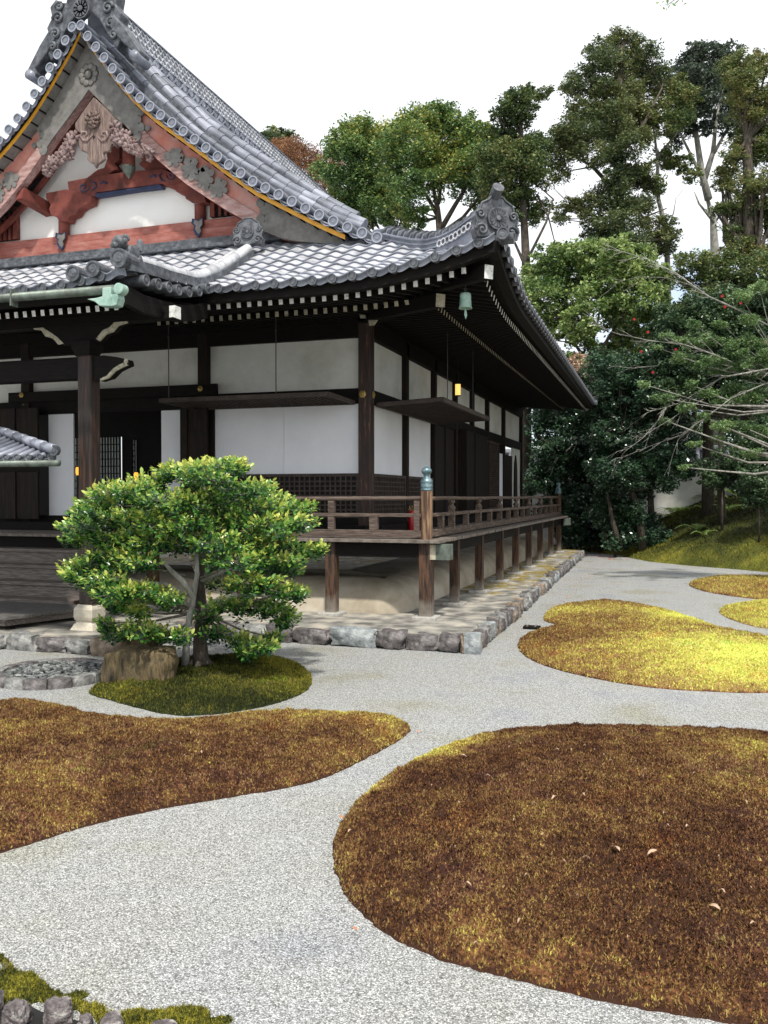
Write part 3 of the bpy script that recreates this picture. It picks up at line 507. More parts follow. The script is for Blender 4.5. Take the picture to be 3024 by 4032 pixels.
# side wall, lower part
for a, b, q in ((YP+.13, 16.85, 0), (16.9, 18.1, 1), (18.3, 19.35, 0), (19.4, 20.45, 1)): P(MB().box(XP-.0-.03*q, XP+.02-.03*q, a, b, 2.72, 4.09), 'sliding_panel', M['paper'])
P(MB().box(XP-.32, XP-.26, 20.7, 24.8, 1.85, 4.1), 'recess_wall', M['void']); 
P(MB().box(XP+.0, XP+.05, 22.88, 23.05, 1.88, 4.09), 'paper_door', M['paper']); P(MB().box(XP+.02, XP+.30, 23.1, 23.18, 1.8, 4.1).box(XP+.10, XP+.16, 23.18, 26.6, 1.8, 4.12).box(XP+.16, XP+.19, 24.7, 24.85, 1.8, 4.12), 'folding_door', M['dark_z'], bevel=.01)
P(MB().box(XP-.06, XP+.03, 20.7, 22.8, 1.85, 4.1).box(XP+.03, XP+.06, 21.7, 21.8, 1.85, 4.1), 'plank_door', M['dark_z'], bevel=.01)
lattice(26.7, 28.9, 1.88, 4.05, XP+.06, 'y', M['lat'], 10, 30, name='lattice_door', bw=.03)
P(MB().box(XP-.0, XP+.03, 29.1, 30.0, 1.88, 3.75), 'paper_door', M['paper']); P(MB().box(XP+.01, XP+.05, 30.15, 31.6, 1.88, 3.75), 'louvre_door', M['dark_z'])
# bell-shaped window in the last white bay
bw_ = P(MB().box(XP-.02, XP+.02, 31.75, 33.5, 1.88, 4.1), 'plaster_panel', M['plaster'])
def bell_outline(s): return [(-.30*s, 0), (-.27*s, .45*s), (-.25*s, .9*s), (-.20*s, 1.15*s), (-.10*s, 1.27*s), (0, 1.40*s), (.10*s, 1.27*s), (.20*s, 1.15*s), (.25*s, .9*s), (.27*s, .45*s), (.30*s, 0)]
wn = P(MB().prism(bell_outline(1.12), lambda a, b: (XP+.022, 32.4+a, 2.25+b), lambda a, b: (XP+.06, 32.4+a, 2.25+b)), 'bell_window', M['dark_z']); P(MB().prism(bell_outline(.9), lambda a, b: (XP+.061, 32.4+a, 2.33+b), lambda a, b: (XP+.064, 32.4+a, 2.33+b)), 'window_paper', M['void'], wn)
# raised lattice shutters
def shutter(x0, x1, y0, y1, za, zb, ax):
    m_ = MB()
    if ax == 'x':
        z = lambda y: za+(zb-za)*(y-y0)/(y1-y0)
        for xx in np.arange(x0, x1, .12): m_.beam((xx, y0, z(y0)), (xx, y1, z(y1)), .035, .035)
        for yy in np.arange(y0+.1, y1, .12): m_.beam((x0, yy, z(yy)+.03), (x1, yy, z(yy)+.03), .035, .025)
        m_.beam((x0, y0, z(y0)), (x1, y0, z(y0)), .07, .075); m_.beam((x0, y1, z(y1)), (x1, y1, z(y1)), .07, .075); m_.beam((x0, y0, z(y0)), (x0, y1, z(y1)), .07, .07); m_.beam((x1, y0, z(y0)), (x1, y1, z(y1)), .07, .07)
        m_.add([(x0, y0, z(y0)+.05), (x1, y0, z(y0)+.05), (x1, y1, z(y1)+.05), (x0, y1, z(y1)+.05)], [(0, 1, 2, 3)])
    else:
        z = lambda x: za+(zb-za)*(x-x0)/(x1-x0)
        for yy in np.arange(y0, y1, .12): m_.beam((x0, yy, z(x0)), (x1, yy, z(x1)), .035, .035)
        for xx in np.arange(x0+.1, x1, .12): m_.beam((xx, y0, z(xx)+.03), (xx, y1, z(xx)+.03), .035, .025)
        m_.beam((x0, y0, z(x0)), (x1, y0, z(x1)), .07, .075); m_.beam((x0, y1, z(x0)), (x1, y1, z(x1)), .07, .075); m_.beam((x0, y0, z(x0)), (x0, y1, z(x0)), .07, .07); m_.beam((x1, y0, z(x1)), (x1, y1, z(x1)), .07, .09)
        m_.add([(x0, y0, z(x0)+.05), (x1, y0, z(x1)+.05), (x1, y1, z(x1)+.05), (x0, y1, z(x0)+.05)], [(0, 1, 2, 3)])
    return P(m_, 'raised_shutter', M['lat'])
s1 = shutter(-9.15, -5.75, 14.30, 15.60, 4.10, 4.08, 'x'); s2 = shutter(-5.38, -4.10, 15.95, 20.35, 4.06, 4.12, 'y')
def rod(x, y, z0, z1, par): P(MB().tube([(x, y, z0), (x, y, z1)], .010, 6).lathe((x, y, z1-.45), [(.004, -.03), (.02, -.01), (.02, .01), (.004, .03)], 8), 'hanging_rod', M['iron'], par)
rod(-9.0, 14.35, 4.1, 5.75, s1); rod(-6.78, 14.35, 4.1, 5.75, s1); rod(-4.16, 16.6, 4.1, 5.9, s2); rod(-4.16, 18.9, 4.1, 5.9, s2)

# --- steps and plank platform
st = thing('wooden_steps', 'broad weathered wooden steps rising to the hall entrance', 'steps', (-12, 13, .2))
for i, (z, y0) in enumerate(((1.30, 13.50), (1.03, 13.14), (.76, 12.78), (.50, 12.42))):
    MB().box(-13.2, -9.72, y0, y0+.42, z-.06, z).build('tread', M['step'], st, bevel=.008); MB().box(-13.18, -9.74, y0+.05, y0+.08, z-.30, z-.062).build('riser', M['step'], st)
MB().box(-9.73, -9.66, 12.5, 13.84, .235, .5).build('stringer', M['dark_z'], st)
wp = thing('plank_platform', 'low grey plank platform at the foot of the wooden steps', 'platform', (-11, 11.5, .2))
px_ = [(-9.12, 12.38), (-9.62, 10.75)]
MB().prism([(-13.4, 12.38), (-13.4, 10.75), px_[1], px_[0]], lambda x, y: (x, y, .40), lambda x, y: (x, y, .455)).build('plank_top', M['stepplat'], wp, bevel=.008)
MB().prism([(-13.3, 12.3), (-13.3, 10.83), (-9.70, 10.83), (-9.22, 12.3)], lambda x, y: (x, y, .30), lambda x, y: (x, y, .40)).build('frame', M['step'], wp)
for x, y in ((-9.75, 11.0), (-9.35, 12.1), (-11, 10.9), (-13, 10.9), (-10.2, 10.9)): MB().box(x-.05, x+.05, y-.05, y+.05, .235, .30).build('foot', M['dark_z'], wp)

# ============================================================ ROOF
GU = [0, .2, .49, .84, 1.19, 1.54, 1.88, 2.22, 2.56, 2.89, 3.15, 3.84, 4.47, 5.08, 5.56, 6.2]
GZ = [11.54, 11.22, 10.85, 10.41, 10.01, 9.68, 9.40, 9.15, 8.885, 8.63, 8.42, 7.91, 7.55, 7.205, 6.96, 6.66]
def gz(u): return float(np.interp(abs(u), GU, GZ))
FY = [10.3, 11.4, 12.45, 13.3, 14.2, 15.0, 15.6, 16.5]; FZ = [5.27, 5.42, 5.63, 5.98, 6.48, 6.95, 7.25, 7.6]
def lift(s): return .45*np.clip(1-np.asarray(s)/2.9, 0, 1.15)**2
def mirx(x): return np.where(x < XC, 2*XC-x, x)
def zfront(x, y):
    xm = mirx(x); z = np.interp(y, FY, FZ); s = np.maximum(-2.3-xm, 0)
    z = z+np.where(y >= 12.4, lift(s)*np.clip(1-(y-12.45)/2.9, 0, 1), 0)
    return z+np.where(y < 12.4, .13*np.clip(1+(xm+7.15)/1.2, 0, 1)*np.clip((12.45-y)/1.5, 0, 1), 0)
VR = [0, .85, 1.75, 2.55, 3.37]; ZR = [5.60, 5.93, 6.38, 6.8, 7.16]
def XE(y): return -2.3-.3*(np.asarray(y)-12.45)/21.5
YB = 34.2
def zside(y, v):
    z = np.where(v < 3.37, np.interp(v, VR, ZR), np.interp(np.abs(8.94-v), GU, GZ)+.20)
    s = np.minimum(y-12.45, YB-y); return z+lift(s)*np.clip(1-v/2.9, 0, 1)
PER = .325
def tile_sheet(name, u0, u1, vs, zf, mp, ok, phase, m, amp=.030, step=.029, nu=10, drop=.075):
    us = np.arange(u0, u1+1e-6, PER/nu); t = ((us-phase)/PER) % 1.0
    w = amp*((.5+.5*np.cos(2*pi*t))**1.25)-.016*np.sin(2*pi*t)
    V = []; F = []; MI = []; base = 0; n = len(us)
    for r in range(len(vs)-1):
        a, b = vs[r], vs[r+1]; jit = (vnoise(np.floor((us-phase)/PER+.5)*1.7, np.full(n, r*3.3), 5)-.5)*.008
        rows = [(a+.02, -(drop if r == 0 else .03)), (a+.002, step-.030), (a-.012, step-.026), (a-.016, step-.004), (a-.006, step), (b+.02, .004)]
        for vv, off in rows: z = zf(us, np.full(n, a if off != .004 else b))+w+off+jit; V.append(np.stack(mp(us, np.full(n, vv), z), 1))
        k = ok((us[:-1]+us[1:])/2, (a+b)/2)
        for q in range(5):
            i = np.nonzero(k)[0]+base+q*n; F.append(np.stack([i, i+1, i+1+n, i+n], 1)); MI += [1 if q < 4 else 0]*len(i)
        base += 6*n
    V = np.concatenate(V); F = np.concatenate(F); u = np.unique(F); rm = -np.ones(len(V), int); rm[u] = np.arange(len(u))
    # split by rows so that each tile course is its own island
    o = np_mesh(name, V[u], rm[F], m, hall); o.data.materials.append(M['tile_blue']); o.data.polygons.foreach_set('material_index', MI); adopt(o); return o
DY = 2.15/8
ys_f = [10.3+DY*i for i in range(0, 21)]
def okf(x, y):
    xm = mirx(x); return np.where(y < 12.45, (xm < -7.12), (xm < -2.28-(y-12.45)))
roofm = M['tile']
tile_sheet('front_roof', -16.4, -2.27, ys_f[8:], lambda u, v: zfront(u, v), lambda u, v, z: (u, v, z), lambda x, y: okf(x, y) & (y > 12.44), -2.66, roofm)
tile_sheet('porch_roof', -15.35, -7.1, ys_f[:9], lambda u, v: zfront(u, v), lambda u, v, z: (u, v, z), lambda x, y: okf(x, y), -2.66, roofm)
vs_r = [i*.27 for i in range(0, 33)]+[8.9]
def okr(y, v): return (y > 12.45+v) & (y < YB-v) if v < 2.5 else (y > 14.95) & (y < YB-2.4)
tile_sheet('side_roof', 12.45, YB, vs_r, lambda u, v: zside(u, v), lambda u, v, z: (XE(u)-v, u, z), okr, 12.9, M['tile'], nu=6)
tile_sheet('far_side_roof', 12.45, YB, [i*.54 for i in range(0, 17)], lambda u, v: zside(u, v), lambda u, v, z: (2*XC-(XE(u)-v), u, z), okr, 12.9, M['tile_blue'], nu=4)
# eave end discs
def disc(mb, c, ax, r=.075, l=.12):
    sg = -1 if ax == 'y' else 1
    pr = [(r*.93, -l*sg), (r, -.01*sg), (r, .012*sg), (r*.78, .012*sg), (r*.74, 0), (r*.5, .002*sg), (r*.45, .008*sg), (r*.2, .006*sg), (.001, .010*sg)]
    return mb.lathe(c, pr, 16, ax)
dm_y = disc(MB(), (0, 0, 0), 'y').build('eave_tile', M['tile_dark'], None, smooth=True); dm_x = disc(MB(), (0, 0, 0), 'x').build('eave_tile', M['tile_dark'], None, smooth=True)
for q in (dm_y, dm_x): q.data.set_sharp_from_angle(angle=radians(40))
def put(o, loc, name=None, s=1, par=None):
    c = o.copy(); COL.objects.link(c); c.parent = par or hall; c.location = loc; c.scale = (s, s, s); c.matrix_parent_inverse = Matrix.Translation(-hall.location); return c
x = -2.66; cnt = 0
while x > -7.0: put(dm_y, (x, 12.44, float(zfront(x, 12.45))-.01)); x -= PER; cnt += 1
x = -2.66
while x > -11.6:
    x -= PER
    if x < -7.3: put(dm_y, (x, 10.29, float(zfront(x, 10.3))-.01)); cnt += 1
for i, yy in enumerate((10.67, 10.98, 11.26, 11.53, 11.83, 12.13, 12.40)): disc(MB(), (-7.05, yy, 5.34+[0, .02, .04, .06, .10, .18, .28][i]), 'x', .085, .55).build('verge_end_tile', M['tile_dark'], hall, smooth=True)
y = 12.9; rest = MB(); 
while y < YB-.4:
    z = float(zside(y, 0)); 
    if cnt < 98: put(dm_x, (float(XE(y))+.01, y, z)); cnt += 1
    else: disc(rest, (float(XE(y))+.01, y, z), 'x')
    y += PER
tag(rest.build('eave_tile', M['tile_dark'], hall, smooth=True), kind='stuff')
bpy.data.objects.remove(dm_y); bpy.data.objects.remove(dm_x)
# --- eave boards, soffits, rafters
def ribbon(mb, pts, w, h):     # rectangular section swept along pts (w across, h down from pts)
    pts = [Vector(p) for p in pts]; vs = []
    for i, p in enumerate(pts):
        dd = pts[min(i+1, len(pts)-1)]-pts[max(i-1, 0)]; dd.z = 0; dd.normalize(); s_ = Vector((-dd.y, dd.x, 0))*w/2
        vs += [p-s_, p+s_, p+s_-Vector((0, 0, h)), p-s_-Vector((0, 0, h))]
    n = len(pts); fs = [(0, 1, 2, 3), ((n-1)*4+3, (n-1)*4+2, (n-1)*4+1, (n-1)*4)]
    for i in range(n-1):
        for k in range(4): fs.append((i*4+k, (i+1)*4+k, (i+1)*4+(k+1) % 4, i*4+(k+1) % 4))
    return mb.add(vs, fs)
xs_f = list(np.arange(-7.0, -2.39, .2))+[-2.38]
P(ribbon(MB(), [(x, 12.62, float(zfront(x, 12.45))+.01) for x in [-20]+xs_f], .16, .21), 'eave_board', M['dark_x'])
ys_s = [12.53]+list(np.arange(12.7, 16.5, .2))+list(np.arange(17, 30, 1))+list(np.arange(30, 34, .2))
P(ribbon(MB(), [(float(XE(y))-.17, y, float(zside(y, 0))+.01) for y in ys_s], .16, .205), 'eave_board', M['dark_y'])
def lf(x): return float(lift(max(-2.3-x, 0)))
def ls(y): return float(lift(max(0, min(y-12.45, YB-y))))
def soffit_strip(mb, pts_outer, pts_inner):
    n = len(pts_outer); mb.add(pts_outer+pts_inner, [(i, i+1, n+i+1, n+i) for i in range(n-1)])
m_ = MB(); xx = [-20]+xs_f
soffit_strip(m_, [(x, 12.6, 5.49+lf(x)) for x in xx], [(min(x, -3.9), 14.32, 5.80) for x in xx]); soffit_strip(m_, [(min(x, -3.9), 14.32, 5.80) for x in xx], [(min(x, -5.3), 15.9, 6.0) for x in xx])
yy_ = ys_s
soffit_strip(m_, [(float(XE(y))-.12, y, 5.47+ls(y)) for y in yy_], [(-3.9, max(y, 13.95), 5.77) for y in yy_]); soffit_strip(m_, [(-3.9, max(y, 13.95), 5.77) for y in yy_], [(-5.7, max(y, 15.7), 6.0) for y in yy_])
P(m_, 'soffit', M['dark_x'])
P(MB().box(-18, -4.0, 14.28, 14.40, 5.64, 5.76), 'rafter_beam', M['dark_x']); P(MB().box(-3.97, -3.87, 14.0, 32.8, 5.61, 5.69), 'rafter_beam', M['dark_y'])
nraf = 0; raf_rest = MB()
def rafter(a, b, end, w=.07, h=.092):
    global nraf
    mb = MB() if nraf < 98 else raf_rest
    mb.beam(a, b, w, h, endmat=1 if end == 'w' else 2)
    if nraf < 98: mb.build('rafter', [M['dark_y'], M['white'], M['cream']], hall)
    nraf += 1
x = -2.95
while x > -9.2:
    zc = 5.41+lf(x)*.93; yi = min(14.5, 12.5+(-2.35-x)+.1); rafter((x, 12.76, zc), (x, yi, zc+(yi-12.76)*.17), 'w'); x -= .187
x = -4.10
while x > -9.2:
    zc = 5.555+lf(x+.6)*.35; yi = min(15.8, 13.4+(-3.3-x)+.1); rafter((x, 14.26, zc), (x, max(yi, 14.4), zc+.2), 'c'); x -= .187
x = -7.5
while x > -11.4: rafter((x, 10.60, 4.985), (x, 12.4, 5.30), 'w', .065, .085); x -= .158
y = 13.15
while y < 33.4:
    zc = 5.385+ls(y)*.9; xo = -2.70-.2*(y-12.45)/21.5; xi = max(-3.98, -2.35-(y-12.45)-.1); rafter((xo, y, zc), (xi, y, zc+(xo-xi)*.2), 'w'); y += .187
y = 14.0
while y < 32.9:
    zc = 5.525+ls(y-.6)*.1; xi = max(-5.6, -3.3-(y-13.4)-.1); rafter((-3.80, y, zc), (min(xi, -3.95), y, zc+.2), 'c'); y += .187
tag(raf_rest.build('rafter', [M['dark_x'], M['white'], M['cream']], hall), kind='stuff')
# hip rafters
MB().beam((-2.56, 12.71, 5.60), (-4.3, 14.45, 5.80), .15, .20, 1).build('hip_rafter', [M['dark_x'], M['white']], hall); MB().beam((-3.55, 13.70, 5.46), (-5.5, 15.65, 5.72), .17, .21, 1).build('hip_rafter', [M['dark_x'], M['cream']], hall)
# porch soffit, edge board
P(MB().box(-15.2, -7.25, 10.42, 10.52, 5.06, 5.19).add([(-15.2, 10.5, 5.10), (-7.3, 10.5, 5.10), (-7.3, 12.9, 5.48), (-15.2, 12.9, 5.48)], [(0, 1, 2, 3)]), 'porch_soffit', M['dark_x'])
pc = [(10.4, 5.22), (10.8, 5.18), (11.3, 5.20), (11.8, 5.24), (12.2, 5.33), (12.6, 5.45)]
P(ribbon(MB(), [(-7.22, y, z) for y, z in pc], .10, .26), 'porch_verge_board', M['dark_y'])
# porch pillar, beams and brackets
P(MB().box(-8.65, -8.40, 11.22, 11.47, .62, 4.46), 'porch_pillar', M['dark_z'] if 0 else mat('porch_pillar_wood', [(.006, .004, .003), (.018, .010, .007), (.075, .03, .017)], 3, .6, .6, (7, 7, .5), pos=[.35, .5, .7]), bevel=.035)
P(MB().lathe((-8.55, 11.36, .235), [(.30, 0), (.23, .10), (.20, .11), (.19, .13), (.225, .16), (.24, .20), (.24, .32), (.215, .36), (.19, .37), (.18, .40), (.001, .40)], 4), 'pillar_base_stone', M['cream_stone'], bevel=.012).rotation_euler = (0, 0, 0)
P(MB().box(-14.0, -8.64, 11.26, 11.44, 4.09, 4.44), 'porch_beam', M['dark_x'], bevel=.03)
nose = [(-8.50, 4.42), (-8.2, 4.44), (-7.95, 4.40), (-7.80, 4.36), (-7.78, 4.28), (-7.90, 4.24), (-8.0, 4.20), (-8.12, 4.10), (-8.3, 4.06), (-8.50, 4.12)]
m_ = MB(); m_.prism(nose, lambda a, b: (a, 11.27, b), lambda a, b: (a, 11.45, b)); n0 = len(m_.f); P(m_, 'beam_nose', M['dark_x'])
P(MB().prism([(-7.79, 4.37), (-7.785, 4.27), (-7.90, 4.23), (-8.0, 4.19), (-8.12, 4.09), (-8.26, 4.055), (-8.26, 4.085), (-8.14, 4.13), (-8.03, 4.23), (-7.93, 4.28), (-7.84, 4.31), (-7.83, 4.36)], lambda a, b: (a, 11.262, b), lambda a, b: (a, 11.30, b)), 'nose_paint', M['cream'])
P(MB().lathe((-8.56, 11.36, 4.44), [(.19, 0), (.19, .04), (.24, .12), (.24, .24), (.001, .24)], 4), 'capital', M['dark_x'], bevel=.01)
def arm(pts, wpts, y0=11.29, y1=11.43, ax='x', fx=-8.66):
    if ax == 'x': a = P(MB().prism(pts, lambda p, z: (p, y0, z), lambda p, z: (p, y1, z)), 'bracket_arm', M['dark_x']); 
    else: a = P(MB().prism(pts, lambda p, z: (fx-.07, p, z), lambda p, z: (fx+.07, p, z)), 'bracket_arm', M['dark_y'])
    if wpts: P(MB().prism(wpts, lambda p, z: (p, y0-.006, z), lambda p, z: (p, y0+.02, z)), 'bracket_paint', M['cream'], a)
armp = [(-9.50, 4.98), (-9.50, 4.92), (-9.36, 4.90), (-9.28, 4.80), (-9.14, 4.76), (-9.04, 4.66), (-8.9, 4.64), (-8.42, 4.64), (-8.28, 4.66), (-8.18, 4.76), (-8.04, 4.80), (-7.96, 4.88), (-7.80, 4.92), (-7.80, 4.98)]
arm(armp, [(-9.51, 4.99), (-9.50, 4.91), (-9.36, 4.89), (-9.28, 4.79), (-9.14, 4.75), (-9.04, 4.65), (-8.94, 4.66), (-9.05, 4.76), (-9.17, 4.84), (-9.28, 4.90), (-9.38, 4.97)])
P(MB().prism([(-8.28, 4.66), (-8.18, 4.75), (-8.04, 4.79), (-7.96, 4.87), (-7.79, 4.91), (-7.79, 4.96), (-8.0, 4.94), (-8.1, 4.86), (-8.22, 4.82), (-8.34, 4.70)], lambda p, z: (p, 11.275, z), lambda p, z: (p, 11.31, z)), 'bracket_paint', M['cream'])
P(MB().box(-15.6, -6.98, 11.27, 11.45, 4.93, 5.12), 'porch_purlin', [M['dark_x']]); P(MB().box(-6.985, -6.965, 11.275, 11.445, 4.935, 5.115).box(-7.05, -6.97, 11.262, 11.275, 4.94, 5.11), 'purlin_end', M['white'])
# brackets along front wall top
for x in (XP, -9.02): P(MB().prism([(-.75, .16), (-.72, .10), (-.5, .06), (-.3, -.02), (.3, -.02), (.5, .06), (.72, .10), (.75, .16)], lambda a, b, x=x: (x+a, YP-.16, 5.60+b), lambda a, b, x=x: (x+a, YP-.02, 5.60+b)), 'bracket_arm', M['dark_x'])
P(MB().box(-18, -4.6, YP-.2, YP-.0, 5.62, 5.82), 'wall_purlin', M['dark_x']); P(MB().box(XP-.1, XP+.12, YP-.2, 33.9, 5.62, 5.86), 'wall_purlin', M['dark_y'])
def GD(x, y): return ony(1150+x/1.058, 1050+y/1.058, 15.42)
for sh_ in ([(270, 165), (298, 168), (306, 214), (284, 214)], [(320, 245), (318, 222), (345, 208), (366, 190), (384, 190), (376, 208), (352, 224), (340, 243)]): P(MB().prism([GD(*p) for p in sh_], lambda a, b: (a, 15.42, b), lambda a, b: (a, 15.47, b)), 'bracket_paint', M['cream'])
# gutter
gt = P(MB().tube([(-15.3, 10.17, 5.165), (-7.22, 10.17, 5.12)], .062, 14), 'gutter', M['copper_dk'], smooth=True)
G2 = lambda x, y: ony(x/1.659, 600+y/1.659, 10.12)
hp = MB().prism([G2(*p) for p in [(590, 966), (650, 958), (690, 948), (692, 892), (745, 886), (748, 938), (790, 930), (794, 962), (782, 1004), (750, 1014), (672, 1010), (650, 990), (640, 982)]], lambda a, b: (a, 10.04, b), lambda a, b: (a, 10.20, b)); P(hp, 'gutter_hopper', M['copper'], gt, bevel=.01)
P(MB().lathe((G2(795, 897)[0], 10.09, G2(795, 897)[1]), [(.075, .08), (.075, -.05), (.06, -.055), (.001, -.06)], 20, 'y'), 'gutter_end', M['copper'], gt)
for x in (-8.9, -10.2): P(MB().box(x-.012, x+.012, 10.10, 10.24, 5.00, 5.24), 'gutter_strap', M['copper_dk'], gt)
# --- verge tiles on the gable
def curve_pts(ds):
    u = .10; out_ = []
    while u < 6.3: out_.append(u); sl = (gz(u+.02)-gz(u-.02 if u > .03 else 0))/.04; u += ds/sqrt(1+sl*sl)
    return out_
vu = curve_pts(.305)
vt = MB().lathe((0, 0, 0), [(.080, .5), (.090, .02), (.100, .015), (.100, -.012), (.078, -.012), (.073, 0), (.04, 0), (.035, -.008), (.001, -.008)], 16, 'y').build('verge_tile', M['tile_blue'], None, smooth=True); vt.data.set_sharp_from_angle(angle=radians(40))
for sg in (1, -1):
    pan = MB(); prev = None
    for u in vu:
        x = XC+sg*u; z = gz(u)+.185; o = put(vt, (x, 14.56, z)); 
        if prev:
            a = Vector(prev); b = Vector((x, 14.6, z)); nrm = Vector((b.z-a.z, 0, a.x-b.x)).normalized(); nrm = nrm if nrm.z < 0 else -nrm
            for off, rd in ((.035, .016), (.075, .012)): pan.tube([a.lerp(b, t)+nrm*(off*(1-(2*t-1)**2)+.045)+Vector((0, .02, 0)) for t in np.linspace(0, 1, 7)], rd, 5)
            arc = [a.lerp(b, t)+nrm*(.05*(1-(2*t-1)**2)+.03) for t in np.linspace(0, 1, 7)]
            for i in range(6): pan.add([arc[i], arc[i+1], arc[i+1]+Vector((0, .45, 0)), arc[i]+Vector((0, .45, 0))], [(0, 1, 2, 3)])
        prev = (x, 14.6, z)
    P(pan, 'verge_pan_tiles', M['tile_blue'])
bpy.data.objects.remove(vt)
# rolls running down beside the verge
TA = lambda x, y: (200+x/1.36, y/1.36)
TB = lambda x, y: (800+x/1.19, 400+y/1.19)
ROLLS = [(15.22, .082, [TA(*p) for p in ((235, 175), (330, 270), (430, 370), (520, 465), (620, 560), (720, 655))]+[TB(*p) for p in ((0, 168), (100, 240), (200, 305), (300, 365), (400, 425), (500, 480), (600, 535), (700, 575), (820, 612))]),
 (15.55, .115, [TA(*p) for p in ((300, 165), (390, 250), (490, 350), (560, 423), (650, 520), (740, 605))]+[TB(*p) for p in ((0, 118), (100, 190), (200, 265), (300, 335), (400, 400), (500, 455), (600, 507), (700, 555), (760, 580))]),
 (15.90, .10, [TA(*p) for p in ((330, 145), (430, 250), (520, 345), (600, 430), (700, 520), (800, 610))]+[TB(*p) for p in ((0, 82), (100, 152), (200, 220), (280, 270), (400, 350), (500, 415), (600, 476), (700, 530), (760, 562))])]
for j, (yy, r, tr_) in enumerate(ROLLS):
    q_ = sorted(ony(px, py, yy) for px, py in tr_); xq = [a for a, b in q_]; zq = [b for a, b in q_]
    for sg in (1, -1):
        m_ = MB(); base = MB(); xx_ = [max(xq[0], XC+.1)]
        while xx_[-1] < xq[-1]:
            x_ = xx_[-1]; sl = (np.interp(x_+.1, xq, zq)-np.interp(x_, xq, zq))/.1; xx_.append(x_+.36/sqrt(1+sl*sl))
        pl = [Vector((x_ if sg > 0 else 2*XC-x_, yy, float(np.interp(x_, xq, zq)))) for x_ in xx_[:-1]]
        for i in range(len(pl)-1):
            a, b = pl[i], pl[i+1]; d_ = b-a; m_.tube([a-d_*.02, a+d_*.5, b+d_*.06], [r*.93, r*.97, r*1.05], 14)
        bd = [(p, float(zside(np.array(20.), np.array(abs(-2.3-(p.x if sg > 0 else 2*XC-p.x)))))) for p in pl]
        vs = [v_ for p, zb in bd for v_ in ((p.x, yy-.13, p.z-.04), (p.x, yy+.17, p.z-.04), (p.x, yy+.17, min(zb-.2, p.z-.2)), (p.x, yy-.13, min(zb-.2, p.z-.2)))]; n_ = len(pl)
        base.add(vs, [(i*4+k, (i+1)*4+k, (i+1)*4+(k+1) % 4, i*4+(k+1) % 4) for i in range(n_-1) for k in range(4)]+[(0, 1, 2, 3), tuple(n_*4-1-k for k in range(4))])
        rl = P(m_, 'roll_ridge', M['tile_blue'], smooth=True); rl.data.set_sharp_from_angle(angle=radians(50)); P(base, 'ridge_bed', M['tile_dark'], rl)
# main ridge
RX = XC
m_ = MB()
for hw, z0, z1 in ((.36, 11.35, 11.72), (.30, 11.72, 11.93), (.33, 11.93, 11.955), (.255, 11.955, 12.36), (.29, 12.36, 12.39)): m_.box(RX-hw, RX+hw, 15.25, 32.5, z0, z1)
m_.tube([(RX, 15.2, 12.42), (RX, 32.5, 12.42)], .11, 14)
ridge = P(m_, 'main_ridge', M['tile_blue']); m_ = MB()
for y in np.arange(15.4, 32.3, .29): disc(m_, (RX+.33, y, 11.84), 'x', .085, .1); m_.beam((RX+.34, y+.06, 11.70), (RX+.34, y+.24, 11.86), .02, .03)
P(m_, 'ridge_disc_row', M['tile_blue'], ridge); m_ = MB()
for r_, zz in enumerate((12.02, 12.12, 12.22, 12.32)):
    for y in np.arange(15.4+.07*(r_ % 2), 32.3, .17):
        m_.tube([(RX+.255+.02*sin(pi*t), y-.085+.17*t, zz-.045+.09*abs(2*t-1)) for t in (0, .25, .5, .75, 1)], .017, 4, caps=False)
P(m_, 'ridge_wave_tiles', M['tile'], ridge)
# hip ridge with layered courses
def sweep(mb, prof, pts, side):
    side = Vector(side).normalized(); n = len(prof); vs = [Vector(p)+side*a+Vector((0, 0, b)) for p in pts for a, b in prof]
    return mb.add(vs, [(i*n+k, i*n+(k+1) % n, (i+1)*n+(k+1) % n, (i+1)*n+k) for i in range(len(pts)-1) for k in range(n)]+[tuple(range(n)), tuple((len(pts)-1)*n+k for k in range(n))[::-1]])
hpf = [(.15, -.6), (.15, -.30), (.185, -.30), (.185, -.275), (.15, -.275), (.15, -.225), (.18, -.225), (.18, -.20), (.145, -.2), (.145, -.15), (.175, -.15), (.175, -.125), (.10, -.11), (.08, -.03), (0, 0)]
hpf = hpf+[(-a, b) for a, b in hpf[-2::-1]]
def hipz(x): return float(np.interp(x, [-5.3, -4.81, -4.44, -4.05, -3.69, -3.35, -3.03, -2.75, -2.5], [7.28, 7.12, 6.93, 6.74, 6.60, 6.535, 6.53, 6.57, 6.65]))
pts = [(x, 10.15-x, hipz(x)) for x in np.linspace(-5.2, -2.62, 26)]
hip = P(sweep(MB(), hpf, pts, (1, 1, 0)), 'hip_ridge', M['tile_blue']); m_ = MB()
for x in np.linspace(-4.9, -2.75, 15):
    c = Vector((x, 10.15-x, hipz(x)-.10)); e = Vector((x+.10, 10.05-x, hipz(x+.1)-.10)); m_.tube([c, c.lerp(e, .8), e], [.115, .12, .135], 14)
P(m_, 'ridge_cap', M['tile_dark'], hip, smooth=True).data.set_sharp_from_angle(angle=radians(40)); m_ = MB()
for x in np.linspace(-3.35, -2.75, 8): c = Vector((x, 10.15-x, hipz(x)-.25))+Vector((-.11, -.11, 0))*0; m_.tube([Vector((x+.07*cos(a)*.7-.135, 10.15-x-.07*cos(a)*.7-.135, hipz(x)-.255+.05*sin(a))) for a in np.linspace(0, 2*pi, 9)], .012, 5, caps=False)
P(m_, 'ridge_fretwork', M['tile'], hip)
